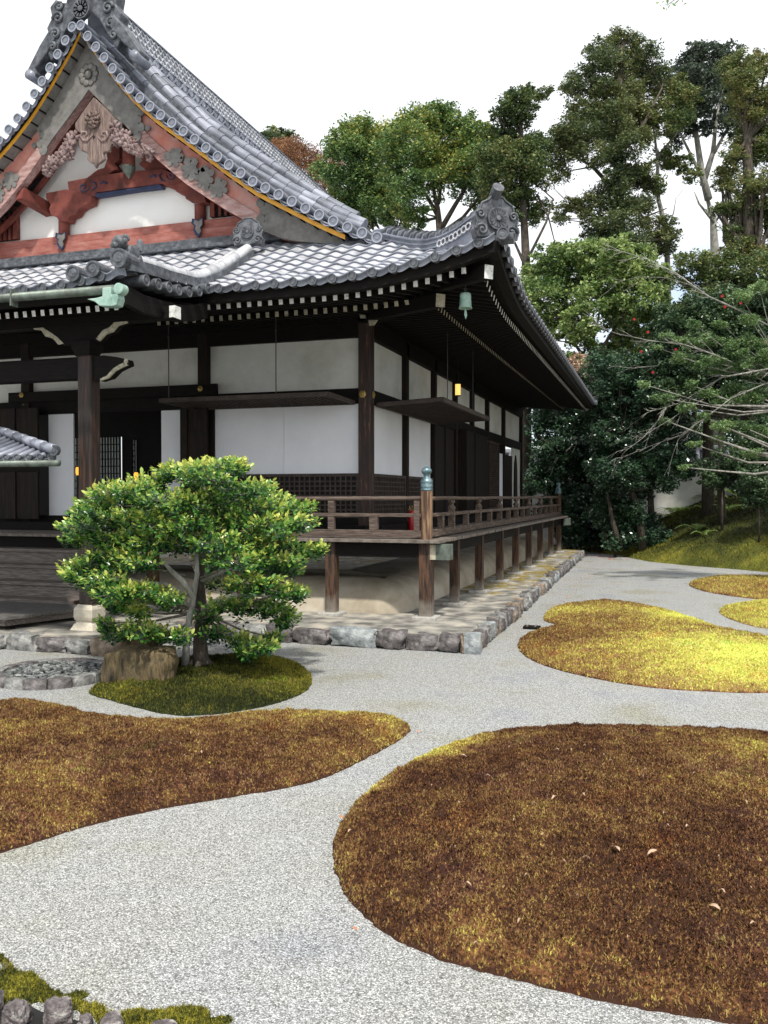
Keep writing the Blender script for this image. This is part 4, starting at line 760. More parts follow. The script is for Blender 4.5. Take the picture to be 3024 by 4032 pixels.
# noshi courses under the gable beam
m_ = MB()
for i in range(3): m_.box(-16.5, -6.1+.28*(2-i), 15.30+.05*i, 15.7, 7.22+.075*i, 7.285+.075*i)
P(m_, 'course_tiles', M['tile_dark'], bevel=.006)
m_ = MB()
for i in range(3): m_.box(-7.0, -5.15+.05*(2-i), 14.90+.04*i, 15.3, 6.86+.05*i, 6.90+.05*i)
P(m_, 'course_tiles', M['tile_dark'])

# --- ornamental ridge-end tiles
def frame_(c, f):
    f = Vector(f).normalized(); r = f.cross(Vector((0, 0, 1))).normalized(); r = -r; u = f.cross(r).normalized()
    if u.z < 0: u = -u
    r = u.cross(f).normalized(); return Vector(c), r, u, f
def oni(name, c, f, s, petals=16, m='tile_dark', body=None, disc_r=.30, swirl=True, par=None):
    c, r, u, f = frame_(c, f); mp = lambda a, b, d=0: c+r*(a*s)+u*(b*s)+f*(d*s)
    body = body or [(-.62, -.55), (-.70, -.30), (-.62, -.12), (-.68, .08), (-.55, .22), (-.48, .45), (-.28, .55), (-.18, .66), (.18, .66), (.28, .55), (.48, .45), (.55, .22), (.68, .08), (.62, -.12), (.70, -.30), (.62, -.55), (.25, -.48), (0, -.58), (-.25, -.48)]
    o = P(MB().prism(body, lambda a, b: mp(a, b, .10), lambda a, b: mp(a, b, -.25)), name, M[m], par, bevel=.02*s*1.5)
    b = MB(); b.tube([mp(0, .02, .09), mp(0, .02, .20), mp(0, .02, .20), mp(0, .02, .16)], [disc_r*s*1.1, disc_r*s*1.1, disc_r*s*.95, disc_r*s*.93], 24)
    for k in range(petals):
        a = 2*pi*k/petals; b.tube([mp(cos(a)*t*disc_r, .02+sin(a)*t*disc_r, .175) for t in (.25, .6, .88)], [.015*s, .035*s, .045*s], 6)
    b.tube([mp(0, .02, .15), mp(0, .02, .23)], .07*s, 12)
    P(b, 'crest', M[m], o, smooth=True).data.set_sharp_from_angle(angle=radians(35))
    if swirl:
        b = MB()
        for sg in (-1, 1):
            for cx, cy, R in ((.47, -.32, .19), (.52, .12, .14)):
                b.tube([mp(sg*(cx+R*(1-t/14)*cos(t*.75)), cy+R*(1-t/14)*sin(t*.75), .12) for t in range(0, 13)], [.04*s]*13, 6)
        b.tube([mp(a, b_*1.0, .11) for a, b_ in body[1:16]], .03*s, 6, caps=False); P(b, 'scroll_relief', M['tile_dark'], o, smooth=True)
    return o
co = oni('corner_ridge_tile', (-2.44, 12.59, 6.30), (.75, -1, 0), .50)
P(MB().tube([(-2.56, 12.72, 6.50), (-2.44, 12.55, 6.66), (-2.37, 12.45, 6.735), (-2.372, 12.453, 6.733)], [.075, .08, .088, .062], 18), 'crest_cylinder', M['tile_dark'], co, smooth=True).data.set_sharp_from_angle(angle=radians(40))
P(disc(MB(), (-2.30, 12.42, 6.06), 'y', .09, .25), 'corner_tile', M['tile_dark'], co)
P(disc(MB(), (-2.18, 12.60, 6.03), 'x', .085, .25), 'corner_tile', M['tile_dark'], co)
# small ridge-end tile at the gable foot, two rolls leading down to the porch corner
oni('leaf_ridge_tile', (-7.42, 14.55, 7.14), (.1, -1, .1), .42, petals=7, disc_r=.26)
M['white_relief'] = M['gable_plaster']
kd = [(-7.42, 14.5), (-7.40, 13.8), (-7.36, 13.0), (-7.31, 12.2), (-7.26, 11.4), (-7.21, 10.35)]
for off, top, r in ((0, .19, .095), (-.27, .12, .085)):
    m_ = MB(); path = [Vector((x+off, y, float(zfront(x+off if y < 12.4 else x+off, y))+top)) for x, y in [(np.interp(t, range(6), [k[0] for k in kd]), np.interp(t, range(6), [k[1] for k in kd])) for t in np.linspace(0, 5 if off == 0 else 3.2, 15 if off == 0 else 10)]]
    for i in range(len(path)-1): d_ = path[i+1]-path[i]; m_.tube([path[i]-d_*.03, path[i+1]+d_*.05], [r*.94, r*1.04], 12)
    kr = P(m_, 'porch_ridge', M['tile'], smooth=True); kr.data.set_sharp_from_angle(angle=radians(50)); P(ribbon(MB(), [p-Vector((0, 0, .02)) for p in path], .26, .16), 'ridge_bed', M['tile_dark'], kr)
P(disc(MB(), (-7.20, 10.24, float(zfront(-7.2, 10.35))+.16), 'y', .135, .3), 'porch_end_tile', M['tile_dark'])
for x in (-7.62, -7.95): P(disc(MB(), (x, 10.24, float(zfront(x, 10.35))+.09), 'y', .115, .5), 'porch_end_tile', M['tile_dark'])
# little guardian lion tile
lv = MB()
for (c, dm, sd) in (((-7.22, 10.55, 5.82), (.17, .30, .20), 1), ((-7.28, 10.36, 5.90), (.20, .19, .20), 2), ((-7.30, 10.26, 5.85), (.12, .10, .09), 3), ((-7.33, 10.40, 5.98), (.10, .12, .10), 4), ((-7.22, 10.40, 5.98), (.10, .12, .10), 5), ((-7.20, 10.72, 5.95), (.10, .10, .22), 6),
    ((-7.30, 10.42, 5.70), (.07, .08, .20), 7), ((-7.18, 10.42, 5.70), (.07, .08, .20), 8), ((-7.29, 10.66, 5.70), (.08, .11, .20), 9), ((-7.17, 10.66, 5.70), (.08, .11, .20), 10), ((-7.37, 10.36, 5.93), (.07, .07, .09), 11), ((-7.19, 10.34, 5.92), (.07, .07, .09), 12)):
    v_, f_ = rock_mesh((c[0]+.02, c[1], c[2]-.10), dm, sd, 0, .22, 5, .8); lv.add(v_, f_)
P(lv, 'lion_tile', M['tile_dark'], smooth=True)
# big ridge-end tile at the gable peak
shape = [(-.95, -1.05), (-1.12, -.72), (-.98, -.48), (-1.08, -.22), (-.92, .02), (-.98, .28), (-.80, .44), (-.66, .34), (-.50, .30), (-.42, .62), (-.30, .95), (-.2, 1.25), (.2, 1.25), (.30, .95), (.42, .62), (.50, .30), (.66, .34), (.80, .44), (.98, .28), (.92, .02), (1.08, -.22), (.98, -.48), (1.12, -.72), (.95, -1.05), (.78, -.80), (.45, -.25), (0, .15), (-.45, -.25), (-.78, -.80)]
big = oni('peak_ridge_tile', (XC, 14.85, 11.96), (0, -1, 0), .82, petals=12, m='tile_dark', body=shape, disc_r=.22, swirl=False)
for sg in (-1, 1):
    b = MB()
    for cx, cz, R in ((.72, -.05, .16), (.80, -.42, .15), (.68, .22, .12), (.88, -.72, .12)):
        b.tube([(XC+sg*.82*(cx+R*(1-t/15)*cos(t*.7)), 14.75, 11.96+.82*(cz+R*(1-t/15)*sin(t*.7))) for t in range(0, 14)], .035, 6)
    b.tube([(XC+sg*.22, 14.72, 12.3), (XC+sg*.38, 14.70, 12.55), (XC+sg*.52, 14.7, 12.48), (XC+sg*.50, 14.7, 12.3), (XC+sg*.40, 14.7, 12.28)], [.07, .07, .06, .05, .03], 8)
    P(b, 'scroll_relief', M['tile_dark'], big, smooth=True)
for sg in (-1, 1):       # curled feet that run down the verge
    ft = [(.75, 11.45), (1.05, 11.10), (1.22, 10.85), (1.38, 10.62), (1.33, 10.50), (1.20, 10.46), (1.12, 10.56), (1.16, 10.66), (1.02, 10.78), (.86, 10.95), (.66, 11.20)]
    P(MB().prism([(XC+sg*(a-.02), b_+.33) for a, b_ in ft], lambda a, b_: (a, 14.72, b_), lambda a, b_: (a, 15.05, b_)), 'ridge_foot_tile', M['tile_dark'], big, bevel=.03)
    P(MB().tube([(XC+sg*1.24, 14.66, 10.86), (XC+sg*1.24, 15.1, 10.86)], .10, 16), 'foot_roll', M['tile_blue'], big, smooth=True)

# ============================================================ GABLE
def gpoly(us, zf0, zf1, y0, y1, sg, name, m, par=None, bev=0):
    top = [(XC+sg*u, zf0(u)) for u in us]; bot = [(XC+sg*u, zf1(u)) for u in us][::-1]
    return P(MB().prism(top+bot, lambda a, b: (a, y0, b), lambda a, b: (a, y1, b)), name, m, par, bevel=bev)
IU = [0, .18, .84, 1.54, 2.22, 3.0, 3.73, 4.3, 4.9, 5.5, 5.9]; IZ = [10.50, 10.31, 9.68, 8.93, 8.35, 7.82, 7.38, 7.10, 6.98, 6.92, 6.9]
iz = lambda u: float(np.interp(abs(u), IU, IZ))
US = list(np.linspace(0, 5.6, 29))
mid = lambda u: iz(u)+(gz(u)-iz(u))*.42
for sg in (1, -1):
    bb = gpoly(US, lambda u: gz(u)-.03, mid, 15.00, 15.12, sg, 'bargeboard', M['red'] if 0 else M['pink'])
    gpoly(US[:], lambda u: mid(u)-.004, lambda u: iz(u), 14.95, 15.14, sg, 'bargeboard_lower', M['pinkgrey'], bb)
    gpoly([u for u in np.linspace(0, 1.15, 9)], lambda u: gz(u)-.035, lambda u: iz(u)-.01-.0*u, 14.93, 14.96, sg, 'peak_fitting', M['greyfit'], bb)
    gpoly([u for u in np.linspace(3.9, 5.58, 7)], lambda u: gz(u)-.035, lambda u: iz(u)-.01, 14.93, 14.96, sg, 'foot_fitting', M['greyfit'], bb)
    # scalloped edges of the fittings
    m_ = MB()
    for k, t in enumerate(np.linspace(.05, .95, 5)): c = (XC+sg*(1.12+.07*(k % 2)), 14.945, iz(1.12)+(gz(1.12)-iz(1.12))*t); m_.lathe(c, [(.10, -.014), (.10, .01), (.001, .012)], 12, 'y')
    for k, t in enumerate(np.linspace(.1, .9, 4)): c = (XC+sg*(3.88-.07*(k % 2)), 14.945, iz(3.88)+(gz(3.88)-iz(3.88))*t); m_.lathe(c, [(.09, -.014), (.09, .01), (.001, .012)], 12, 'y')
    m_.lathe((XC+sg*1.36, 14.95, mid(1.36)+.12), [(.06, -.014), (.06, .01), (.001, .012)], 10, 'y')
    # leaf-cluster applique on the board
    rl_ = random.Random(4)
    P(m_, 'fitting_scallops', M['greyfit'], bb)
    for ci, cu in enumerate((1.98, 2.32, 2.62, 2.92)):
        cz_ = (gz(cu)+iz(cu))/2-.04; m_ = MB(); m_.lathe((XC+sg*cu, 14.94, cz_), [(.13, -.012), (.12, .004), (.001, .006)], 9, 'y')
        for k in range(6 if ci % 2 else 7): a = 2*pi*k/6.5+ci; q_ = .12+.05*rl_.random(); m_.lathe((XC+sg*(cu+q_*cos(a)), 14.945, cz_+q_*sin(a)), [(.055+.045*rl_.random(), -.016), (.06, .01), (.001, .012)], 6, 'y')
        P(m_, 'leaf_applique', M['greyfit'], bb)
    gpoly(US, lambda u: gz(u)+.05, lambda u: gz(u)-.035, 14.70, 14.72, sg, 'gilded_edge', M['gold'], bb)
    sf = gpoly(US, lambda u: gz(u)+.055, lambda u: gz(u)-.03, 14.72, 15.0, sg, 'verge_soffit', M['greyfit'], bb); m_ = MB()
    for u in curve_pts(.31): m_.box(XC+sg*u-.006, XC+sg*u+.006, 14.715, 15.0, gz(u)-.06, gz(u)-.02)
    P(m_, 'soffit_seams', M['dark_x'], sf)
    gpoly(US, lambda u: gz(u)+.14, lambda u: gz(u)+.05, 14.66, 14.9, sg, 'verge_bed', M['dark_x'])
# seam lines on the peak fitting: a flower boss
m_ = MB()
for k in range(10): a = 2*pi*k/10; m_.lathe((XC+.17*cos(a), 14.925, 10.78+.17*sin(a)), [(.075, -.004), (.05, -.02), (.001, -.024)], 8, 'y')
m_.lathe((XC, 14.92, 10.78), [(.09, 0), (.06, -.03), (.001, -.035)], 12, 'y'); P(m_, 'flower_boss', M['greyfit'], smooth=True)
# gable wall: pale plaster, red timber
gw = P(MB().prism([(XC-4.6, 7.3), (XC+4.6, 7.3), (XC+2.4, 8.6), (XC+.2, 10.6), (XC-.2, 10.6), (XC-2.4, 8.6)], lambda a, b: (a, 15.70, b), lambda a, b: (a, 15.78, b)), 'gable_wall', M['gable_plaster'])
P(MB().box(XC-5.0, XC+5.0, 15.52, 15.69, 7.45, 7.66).box(XC-4.7, XC+4.7, 15.55, 15.69, 7.665, 7.84), 'gable_base_beam', M['red'], bevel=.01)
def G(x, y, Y=15.6): return ony(x/1.659, 600+y/1.659, Y)
def gshape(pts, name, m, y0, y1, par=None, Y=None, bev=0.01):
    q = [G(x, y, Y or y0) for x, y in pts]; return P(MB().prism(q, lambda a, b: (a, y0, b), lambda a, b: (a, y1, b)), name, m, par, bevel=bev)
gb = gshape([(440, 190), (620, 155), (760, 135), (900, 118), (1060, 105), (1160, 150), (1220, 170), (1210, 230), (1120, 230), (1060, 205), (900, 225), (760, 245), (630, 262), (620, 285), (520, 290), (450, 262)], 'rainbow_beam', M['red_shade'], 15.46, 15.68)
gshape([(620, 268), (760, 248), (900, 228), (1040, 207), (1058, 218), (1050, 230), (900, 246), (760, 268), (640, 288), (618, 288)], 'blue_underside', M['blue'], 15.44, 15.60, gb)
m_ = MB()
for cx, cy, R, sg in ((548, 228, 36, 1), (1120, 150, 34, -1)):
    m_.tube([(lambda q: (q[0], 15.455, q[1]))(G(cx+sg*R*(1-t/16)*cos(t*.6), cy+R*(1-t/16)*sin(t*.6), 15.455)) for t in range(15)], .012, 5)
for pts_ in ([(600, 190), (625, 200), (630, 225), (600, 248)], [(650, 205), (670, 195), (700, 200)], [(1060, 130), (1040, 150), (1055, 180), (1080, 190)], [(975, 165), (1000, 150), (1020, 158)]):
    m_.tube([(lambda q: (q[0], 15.455, q[1]))(G(x, y, 15.455)) for x, y in pts_], [.008, .022, .024, .008][:len(pts_)], 6)
P(m_, 'blue_scroll', M['blue'], gb)
# struts with clouded bracket heads
for cx, y0_, y1_ in ((412, 380, 560), (1303, 290, 470)):
    a = G(cx, y0_, 15.55); b_ = G(cx, y1_, 15.55); s_ = P(MB().tube([(a[0], 15.58, b_[1]-.05), (a[0], 15.58, a[1]+.15)], .115, 16), 'gable_strut', M['red_shade'], smooth=True)
    P(MB().tube([(a[0], 15.58, a[1]-.17), (a[0], 15.58, a[1]-.02)], .119, 16, False), 'painted_band', M['carve'], s_, smooth=True)
    lf_ = [(-.11, 0), (-.13, -.10), (-.06, -.16), (-.09, -.24), (-.03, -.34), (.03, -.40), (.09, -.32), (.06, -.22), (.13, -.14), (.13, 0), (.03, -.05)]
    P(MB().prism([(a[0]+p, b_[1]+.10+q) for p, q in lf_], lambda p, q: (p, 15.44, q), lambda p, q: (p, 15.475, q)), 'painted_tassel', M['blue'], s_, bevel=.01); P(MB().prism([(a[0]+p*.75+.03, b_[1]+.06+q*.75) for p, q in lf_], lambda p, q: (p, 15.43, q), lambda p, q: (p, 15.445, q)), 'tassel_edge', M['greyfit'], s_)
gshape([(300, 265), (430, 240), (600, 285), (590, 330), (540, 350), (510, 370), (490, 405), (450, 420), (440, 450), (390, 450), (370, 425), (330, 405), (320, 370), (330, 340), (300, 300)], 'cloud_bracket', M['red_shade'], 15.42, 15.66, gb)
gshape([(1115, 215), (1215, 180), (1330, 270), (1345, 320), (1300, 330), (1250, 320), (1215, 305), (1200, 270), (1150, 255)], 'cloud_bracket', M['red_shade'], 15.42, 15.66, gb)
for pts_ in ([(780, -60), (690, -20), (700, 40), (680, 100), (640, 110), (560, 170), (640, 160), (710, 145), (735, 120), (775, 105), (745, 70), (780, 40)], [(880, -50), (960, 0), (1050, 60), (1100, 110), (960, 122), (905, 75), (930, 50), (900, 20)]):
    gshape(pts_, 'carved_strut', M['red_shade'], 15.50, 15.66, gb)
a = G(838, 100, 15.4); P(MB().tube([(a[0], 15.42, a[1]), (a[0], 15.42, 10.0)], .13, 16), 'king_post', M['red_shade'], smooth=True); P(MB().lathe((a[0], 15.42, a[1]), [(.01, -.22), (.05, -.17), (.10, -.10), (.14, 0), (.12, .08)], 12), 'post_pendant', M['copper_dk'])
# purlin stub at left with red bracket, barred openings
P(MB().beam(Vector((-12.95, 15.0, 8.62)), Vector((-12.75, 15.7, 8.45)), .22, .24), 'purlin', M['red_shade'])
for sg in (1, -1):
    P(MB().prism([(XC+sg*2.45, 7.9), (XC+sg*3.5, 7.9), (XC+sg*3.5, 7.95), (XC+sg*2.45, 8.55)], lambda a, b: (a, 15.66, b), lambda a, b: (a, 15.69, b)), 'barred_opening', M['void']); m_ = MB()
    for k in range(6): x = XC+sg*(2.58+.13*k); m_.box(x-.03, x+.03, 15.60, 15.66, 7.9, 8.48-.08*k)
    m_.box(XC+sg*2.42-.05, XC+sg*2.42+.05, 15.58, 15.69, 7.9, 8.6); P(m_, 'opening_bars', M['red_shade'])
    # rafters under verge between board and wall
    for u0, u1 in ((.35, 3.3), (.2, 3.6)): P(MB().prism([(XC+sg*u, iz(u)+.10+(.22 if u0 > .3 else 0)) for u in np.linspace(u0, u1+1, 9)]+[(XC+sg*u, iz(u)-.02+(.22 if u0 > .3 else 0)) for u in np.linspace(u0, u1+1, 9)][::-1], lambda a, b: (a, 15.22 if u0 > .3 else 15.42, b), lambda a, b: (a, 15.34 if u0 > .3 else 15.5, b)), 'inner_board', M['red_shade'])
    gpoly(US, lambda u: gz(u)+.02, lambda u: gz(u)-.10, 15.12, 15.8, sg, 'verge_ceiling', M['red_shade'])
# gegyo pendant and floral carvings
M['carve2'] = mat('carved_flowers', [(.08, .045, .04), (.22, .15, .145), (.33, .26, .25)], 6, .8, .6)
CC = lambda x, y, Y=14.86: ony(x/1.587, 350+y/1.587, Y)
gy = [(587, 52), (660, 120), (728, 200), (722, 240), (690, 265), (706, 300), (700, 350), (686, 392), (655, 395), (645, 405), (655, 440), (630, 462), (612, 470), (600, 498), (586, 470), (565, 462), (545, 440), (552, 410), (540, 398), (508, 388), (494, 350), (494, 312), (516, 285), (472, 258), (470, 218), (530, 130)]
pend = P(MB().prism([CC(*p) for p in gy], lambda a, b: (a, 14.84, b), lambda a, b: (a, 14.92, b)), 'gable_pendant', M['carve'], bevel=.02)
m_ = MB(); PX = CC(590, 300)[0]; PZ = CC(582, 200)[1]
for ring, (rr0, nn_p) in enumerate(((.15, 9), (.09, 6))):
    for k in range(nn_p): a = 2*pi*k/nn_p+ring; m_.tube([(PX+rr0*.5*cos(a), 14.82-.01*ring, PZ+rr0*.5*sin(a)), (PX+rr0*cos(a), 14.79-.02*ring, PZ+rr0*sin(a)), (PX+rr0*1.15*cos(a+.5), 14.82, PZ+rr0*1.15*sin(a+.5))], [.03, .045, .015], 6)
m_.lathe((PX, 14.80, PZ), [(.06, 0), (.04, -.03), (.001, -.035)], 10, 'y'); P(m_, 'rosette', M['carve'], pend, smooth=True)
for sg in (1, -1):
    m_ = MB(); m_.tube([(lambda q: (q[0], 14.83, q[1]))(CC(596+sg*x_, y_)) for x_, y_ in ((20, 300), (45, 330), (70, 325), (85, 300), (75, 272), (52, 272), (45, 290), (58, 300))], [.012, .02, .024, .024, .024, .02, .016, .01], 6); P(m_, 'scroll_carving', M['carve2'], pend, smooth=True)
P(MB().lathe((PX, 14.835, CC(0, 335)[1]), [(.04, 0), (.04, -.012), (.001, -.012)], 4, 'y').lathe((PX, 14.835, CC(0, 392)[1]), [(.035, 0), (.035, -.012), (.001, -.012)], 4, 'y'), 'pierced_hole', M['void'], pend)
rl_ = random.Random(8)
for path in ([(735, 275), (790, 318), (850, 368), (940, 425)], [(462, 300), (435, 375), (380, 430), (325, 478), (278, 518)]):
    m_ = MB(); pv = [Vector((a[0], 14.86, a[1])) for a in (CC(*p) for p in path)]; n_ = 30
    for k in range(n_):
        t = k/(n_-1)*(len(pv)-1); i = min(int(t), len(pv)-2); c = pv[i].lerp(pv[i+1], t-i); sc_ = 1.25-.6*k/n_; c = c+Vector((rl_.uniform(-.06, .06)*sc_, rl_.uniform(-.02, .05), rl_.uniform(-.11, .10)*sc_)); R = .085*sc_; a0 = rl_.random()*6
        for j_ in range(5): a = a0+j_*1.26; m_.tube([c, c+Vector((R*cos(a), -.06, R*sin(a))), c+Vector((1.35*R*cos(a+.6), -.01, 1.35*R*sin(a+.6)))], [.02, .045, .012], 7)
    P(m_, 'floral_carving', M['carve2'], pend, smooth=True)

# ============================================================ VEGETATION
LM = {
 'cedar': leafmat('cedar_foliage', [(.028, .05, .03), (.07, .11, .05), (.13, .165, .06), (.22, .22, .08)], .35),
 'camphor': leafmat('camphor_foliage', [(.04, .085, .032), (.10, .19, .055), (.20, .30, .085), (.44, .38, .09)], .28),
 'olive': leafmat('olive_foliage', [(.04, .07, .028), (.09, .14, .045), (.16, .20, .06), (.26, .22, .08)], .35),
 'blue': leafmat('dull_green_foliage', [(.03, .05, .04), (.065, .09, .065), (.11, .14, .09)], .4),
 'russet': leafmat('russet_foliage', [(.15, .075, .04), (.32, .155, .08), (.44, .24, .13)], .5, trans=.3),
 'bright': leafmat('fresh_green_foliage', [(.035, .075, .025), (.10, .18, .05), (.22, .31, .09), (.44, .52, .20)], .6, .3, .3, .6, .55),
 'camellia': leafmat('camellia_foliage', [(.012, .030, .018), (.030, .070, .036), (.065, .13, .06)], .8, .28, .1, .6),
 'shrub': leafmat('dark_shrub_foliage', [(.018, .042, .022), (.05, .095, .042), (.11, .17, .07)], .8, .35, .18, .5),
 'maple': leafmat('feathery_green_foliage', [(.06, .12, .045), (.15, .25, .09), (.27, .38, .16)], .9, .5, .3),
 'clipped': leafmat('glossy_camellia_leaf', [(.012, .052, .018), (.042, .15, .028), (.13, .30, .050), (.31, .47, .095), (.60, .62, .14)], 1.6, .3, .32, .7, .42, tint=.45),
 'fern': leafmat('fern_green', [(.10, .19, .04), (.22, .34, .08), (.34, .44, .12)], 2, .6, .35),
 'dead': leafmat('dry_leaf', [(.26, .15, .09), (.46, .32, .22), (.60, .50, .38)], 3, .7, .1), 'red': leafmat('red_petal', [(.35, .02, .02), (.55, .04, .05)], 3, .6, .1), 'orange': leafmat('orange_leaf', [(.50, .15, .05), (.60, .24, .08)], 3, .6, .1),
}
def leaves(C, sz, name, m, parent=None, wr=.5, up=.35, svar=.5):
    n = len(C); a = RNG.normal(size=(n, 3)); a[:, 2] *= .55; a /= np.linalg.norm(a, axis=1)[:, None]
    nrm = RNG.normal(size=(n, 3)); nrm[:, 2] += up*3; b = np.cross(a, nrm); b /= np.linalg.norm(b, axis=1)[:, None]+1e-9
    s = (sz*RNG.uniform(1-svar, 1+svar, n))[:, None]; h = s/2; a = a*h; b = b*h*wr
    V = np.stack([C-a, C+b, C+a, C-b], 1).reshape(-1, 3)
    o = np_mesh(name, V, np.arange(4*n).reshape(-1, 4), m, parent); adopt(o); return o
def clump_pts(c, r, n, sub=None, flat=.8, tight=.34, rim=.85):
    sub = sub or int(14+r*8); d_ = RNG.normal(size=(sub, 3)); d_ /= np.linalg.norm(d_, axis=1)[:, None]
    rad = r*(RNG.uniform(.15, 1, sub)**.5)*rim; S_ = d_*rad[:, None]; S_[:, 2] *= flat
    k = RNG.integers(0, sub, n); q = RNG.normal(size=(n, 3)); q /= np.linalg.norm(q, axis=1)[:, None]; q *= (RNG.uniform(0, 1, n)**.4)[:, None]*r*tight*(.6+.8*RNG.random(sub)[k])[:, None]; q[:, 2] *= .75
    return np.array(c)+S_[k]+q, np.array(c)+S_
TREE_N = .80
def tree(name, label, cat, dep, trunk, clumps, fm, bm='bark', lpx=6.0, tr=.25, group=None, density=1.0, limbs=(), flat=.8, twigs=2, spread=1.0, wr=.55, ground=None, sub=None, tight=.34):
    """trunk: display polyline from base up; clumps (x, y, r) in display px at camera depth dep."""
    base = at(*trunk[0], dep); gx, gy = base.x, base.y; gz_ = float(hill_h(gx, gy)[1][0]) if ground is None else ground
    base.z = max(gz_, 0)-.1; t = thing(name, label, cat, (gx, gy, max(gz_, 0)), group)
    pts = [base]+[at(x, y, dep) for x, y in trunk[1:]]; m2p = K*dep/FPX
    tb = MB(); n = len(pts); P(tb.tube(pts, [tr*(1-.75*i/(n-1)) for i in range(n)], 9), 'trunk', M[bm], t, smooth=True)
    bb = MB(); rr_ = random.Random(len(clumps)*7+int(dep)); skel = [(p, tr*(1-.75*i/(n-1))) for i, p in enumerate(pts)]
    for lm in limbs:
        lp = [at(x, y, dep+rr_.uniform(-.3, .3)) for x, y in lm[0]]; bb.tube(lp, [lm[1]*(1-.7*i/(len(lp)-1)) for i in range(len(lp))], 7); skel += [(p, lm[1]*(1-.7*i/(len(lp)-1))) for i, p in enumerate(lp)]
    allp = []
    if group == BT: tr *= .8; clumps = clumps+[(x+rr_.uniform(-1.2, 1.2)*r, y+rr_.uniform(-.9, 1.1)*r, r*rr_.uniform(.5, .9)) for x, y, r in clumps if r > 15]
    for (x, y, r) in clumps:
        r = r*(1.62 if fm in ('cedar', 'olive', 'camphor', 'blue') else 1.42); R = r*m2p; c = at(x, y, dep+rr_.uniform(-1, 1)*R*spread); p, ctr = clump_pts(c, R, int(TREE_N*density*r*r), flat=flat, sub=sub, tight=tight); allp.append(p)
        near = sorted(skel, key=lambda q: (q[0]-c).length+ (0 if q[0].z < c.z+.2 else 3))[0]; s0, r0 = near
        if (s0-c).length > .3:
            midp = s0.lerp(c, .5)+Vector((rr_.uniform(-.1, .1), rr_.uniform(-.1, .1), -.06))*(c-s0).length; bb.tube([s0, midp, c], [r0*.5, r0*.32, r0*.12], 6, False)
        for k in range(min(twigs*3, len(ctr))):
            q = Vector(ctr[rr_.randrange(len(ctr))]); bb.tube([c.lerp(s0, .3), c.lerp(q, .5), q], [r0*.18, r0*.12, .01], 4, False)
    if bb.f: P(bb, 'branches', M[bm], t, smooth=True)
    leaves(np.concatenate(allp), lpx*m2p, 'crown', LM[fm], t, wr=wr); return t
BT = 'trees standing behind the hall'
tree('conifer', 'small dark conifer top peeping over the main ridge', 'tree', 62, [(600, 520), (600, 400), (597, 285)], [(597, 290, 16), (585, 305, 20), (612, 306, 18), (570, 300, 12), (600, 325, 26), (640, 330, 20)], 'cedar', tr=.3, group=BT)
tree('russet_tree', 'twiggy russet brown tree showing just above the roof ridge', 'tree', 52, [(680, 620), (680, 480), (670, 360)], [(600, 318, 20), (625, 322, 26), (650, 328, 30), (690, 355, 28), (640, 360, 28), (700, 400, 30), (670, 395, 34), (720, 440, 28), (725, 350, 16)], 'russet', lpx=4.6, tr=.2, group=BT, density=1.25, wr=.35, twigs=5)
tree('camphor_tree', 'rounded camphor tree with yellowing tufts nearest the roof ridge', 'tree', 46, [(850, 700), (848, 560), (840, 440), (835, 330)], [(770, 285, 30), (745, 300, 28), (725, 325, 22), (800, 300, 40), (765, 340, 42), (820, 345, 42), (740, 380, 34), (790, 400, 44), (840, 400, 36), (760, 440, 34), (830, 450, 36), (790, 470, 30), (862, 470, 26), (855, 300, 30)], 'camphor', group=BT, tr=.28)
tree('camphor_tree', 'broad pale green tree with forked limbs showing, left of the corner tile', 'tree', 42, [(955, 700), (952, 520), (945, 450), (935, 400)], [(905, 262, 32), (870, 275, 26), (935, 255, 26), (965, 240, 20), (885, 310, 40), (935, 310, 44), (985, 300, 40), (1020, 310, 32), (905, 355, 40), (955, 360, 44), (1000, 365, 36), (1040, 350, 36), (885, 400, 34), (1030, 400, 38), (1060, 430, 30), (890, 450, 26), (900, 480, 20), (1010, 270, 26), (1050, 300, 28)], 'camphor', group=BT, tr=.26,
     limbs=[([(950, 500), (985, 440), (1010, 400), (1030, 360)], .14), ([(948, 470), (920, 420), (900, 380)], .12), ([(952, 505), (1000, 470), (1040, 420), (1070, 380)], .11), ([(947, 440), (955, 390), (950, 340)], .1)])
tree('broadleaf_tree', 'dark bushy tree with a straight trunk directly behind the corner tile', 'tree', 39, [(1140, 760), (1136, 560), (1130, 440), (1126, 300), (1122, 220)], [(1100, 222, 22), (1130, 212, 20), (1150, 216, 22), (1110, 250, 26), (1130, 240, 20), (1080, 250, 16), (1080, 300, 32), (1120, 295, 30), (1160, 320, 26), (1095, 345, 38), (1135, 350, 36), (1075, 395, 34), (1120, 400, 36), (1165, 380, 24), (1085, 440, 28), (1130, 440, 26), (1100, 480, 20), (1160, 460, 18)], 'olive', group=BT, tr=.24,
     limbs=[([(1137, 580), (1110, 520), (1085, 470)], .08), ([(1140, 560), (1180, 480), (1195, 430), (1150, 390)], .07), ([(1160, 420), (1185, 470), (1200, 530)], .06)], density=.9)
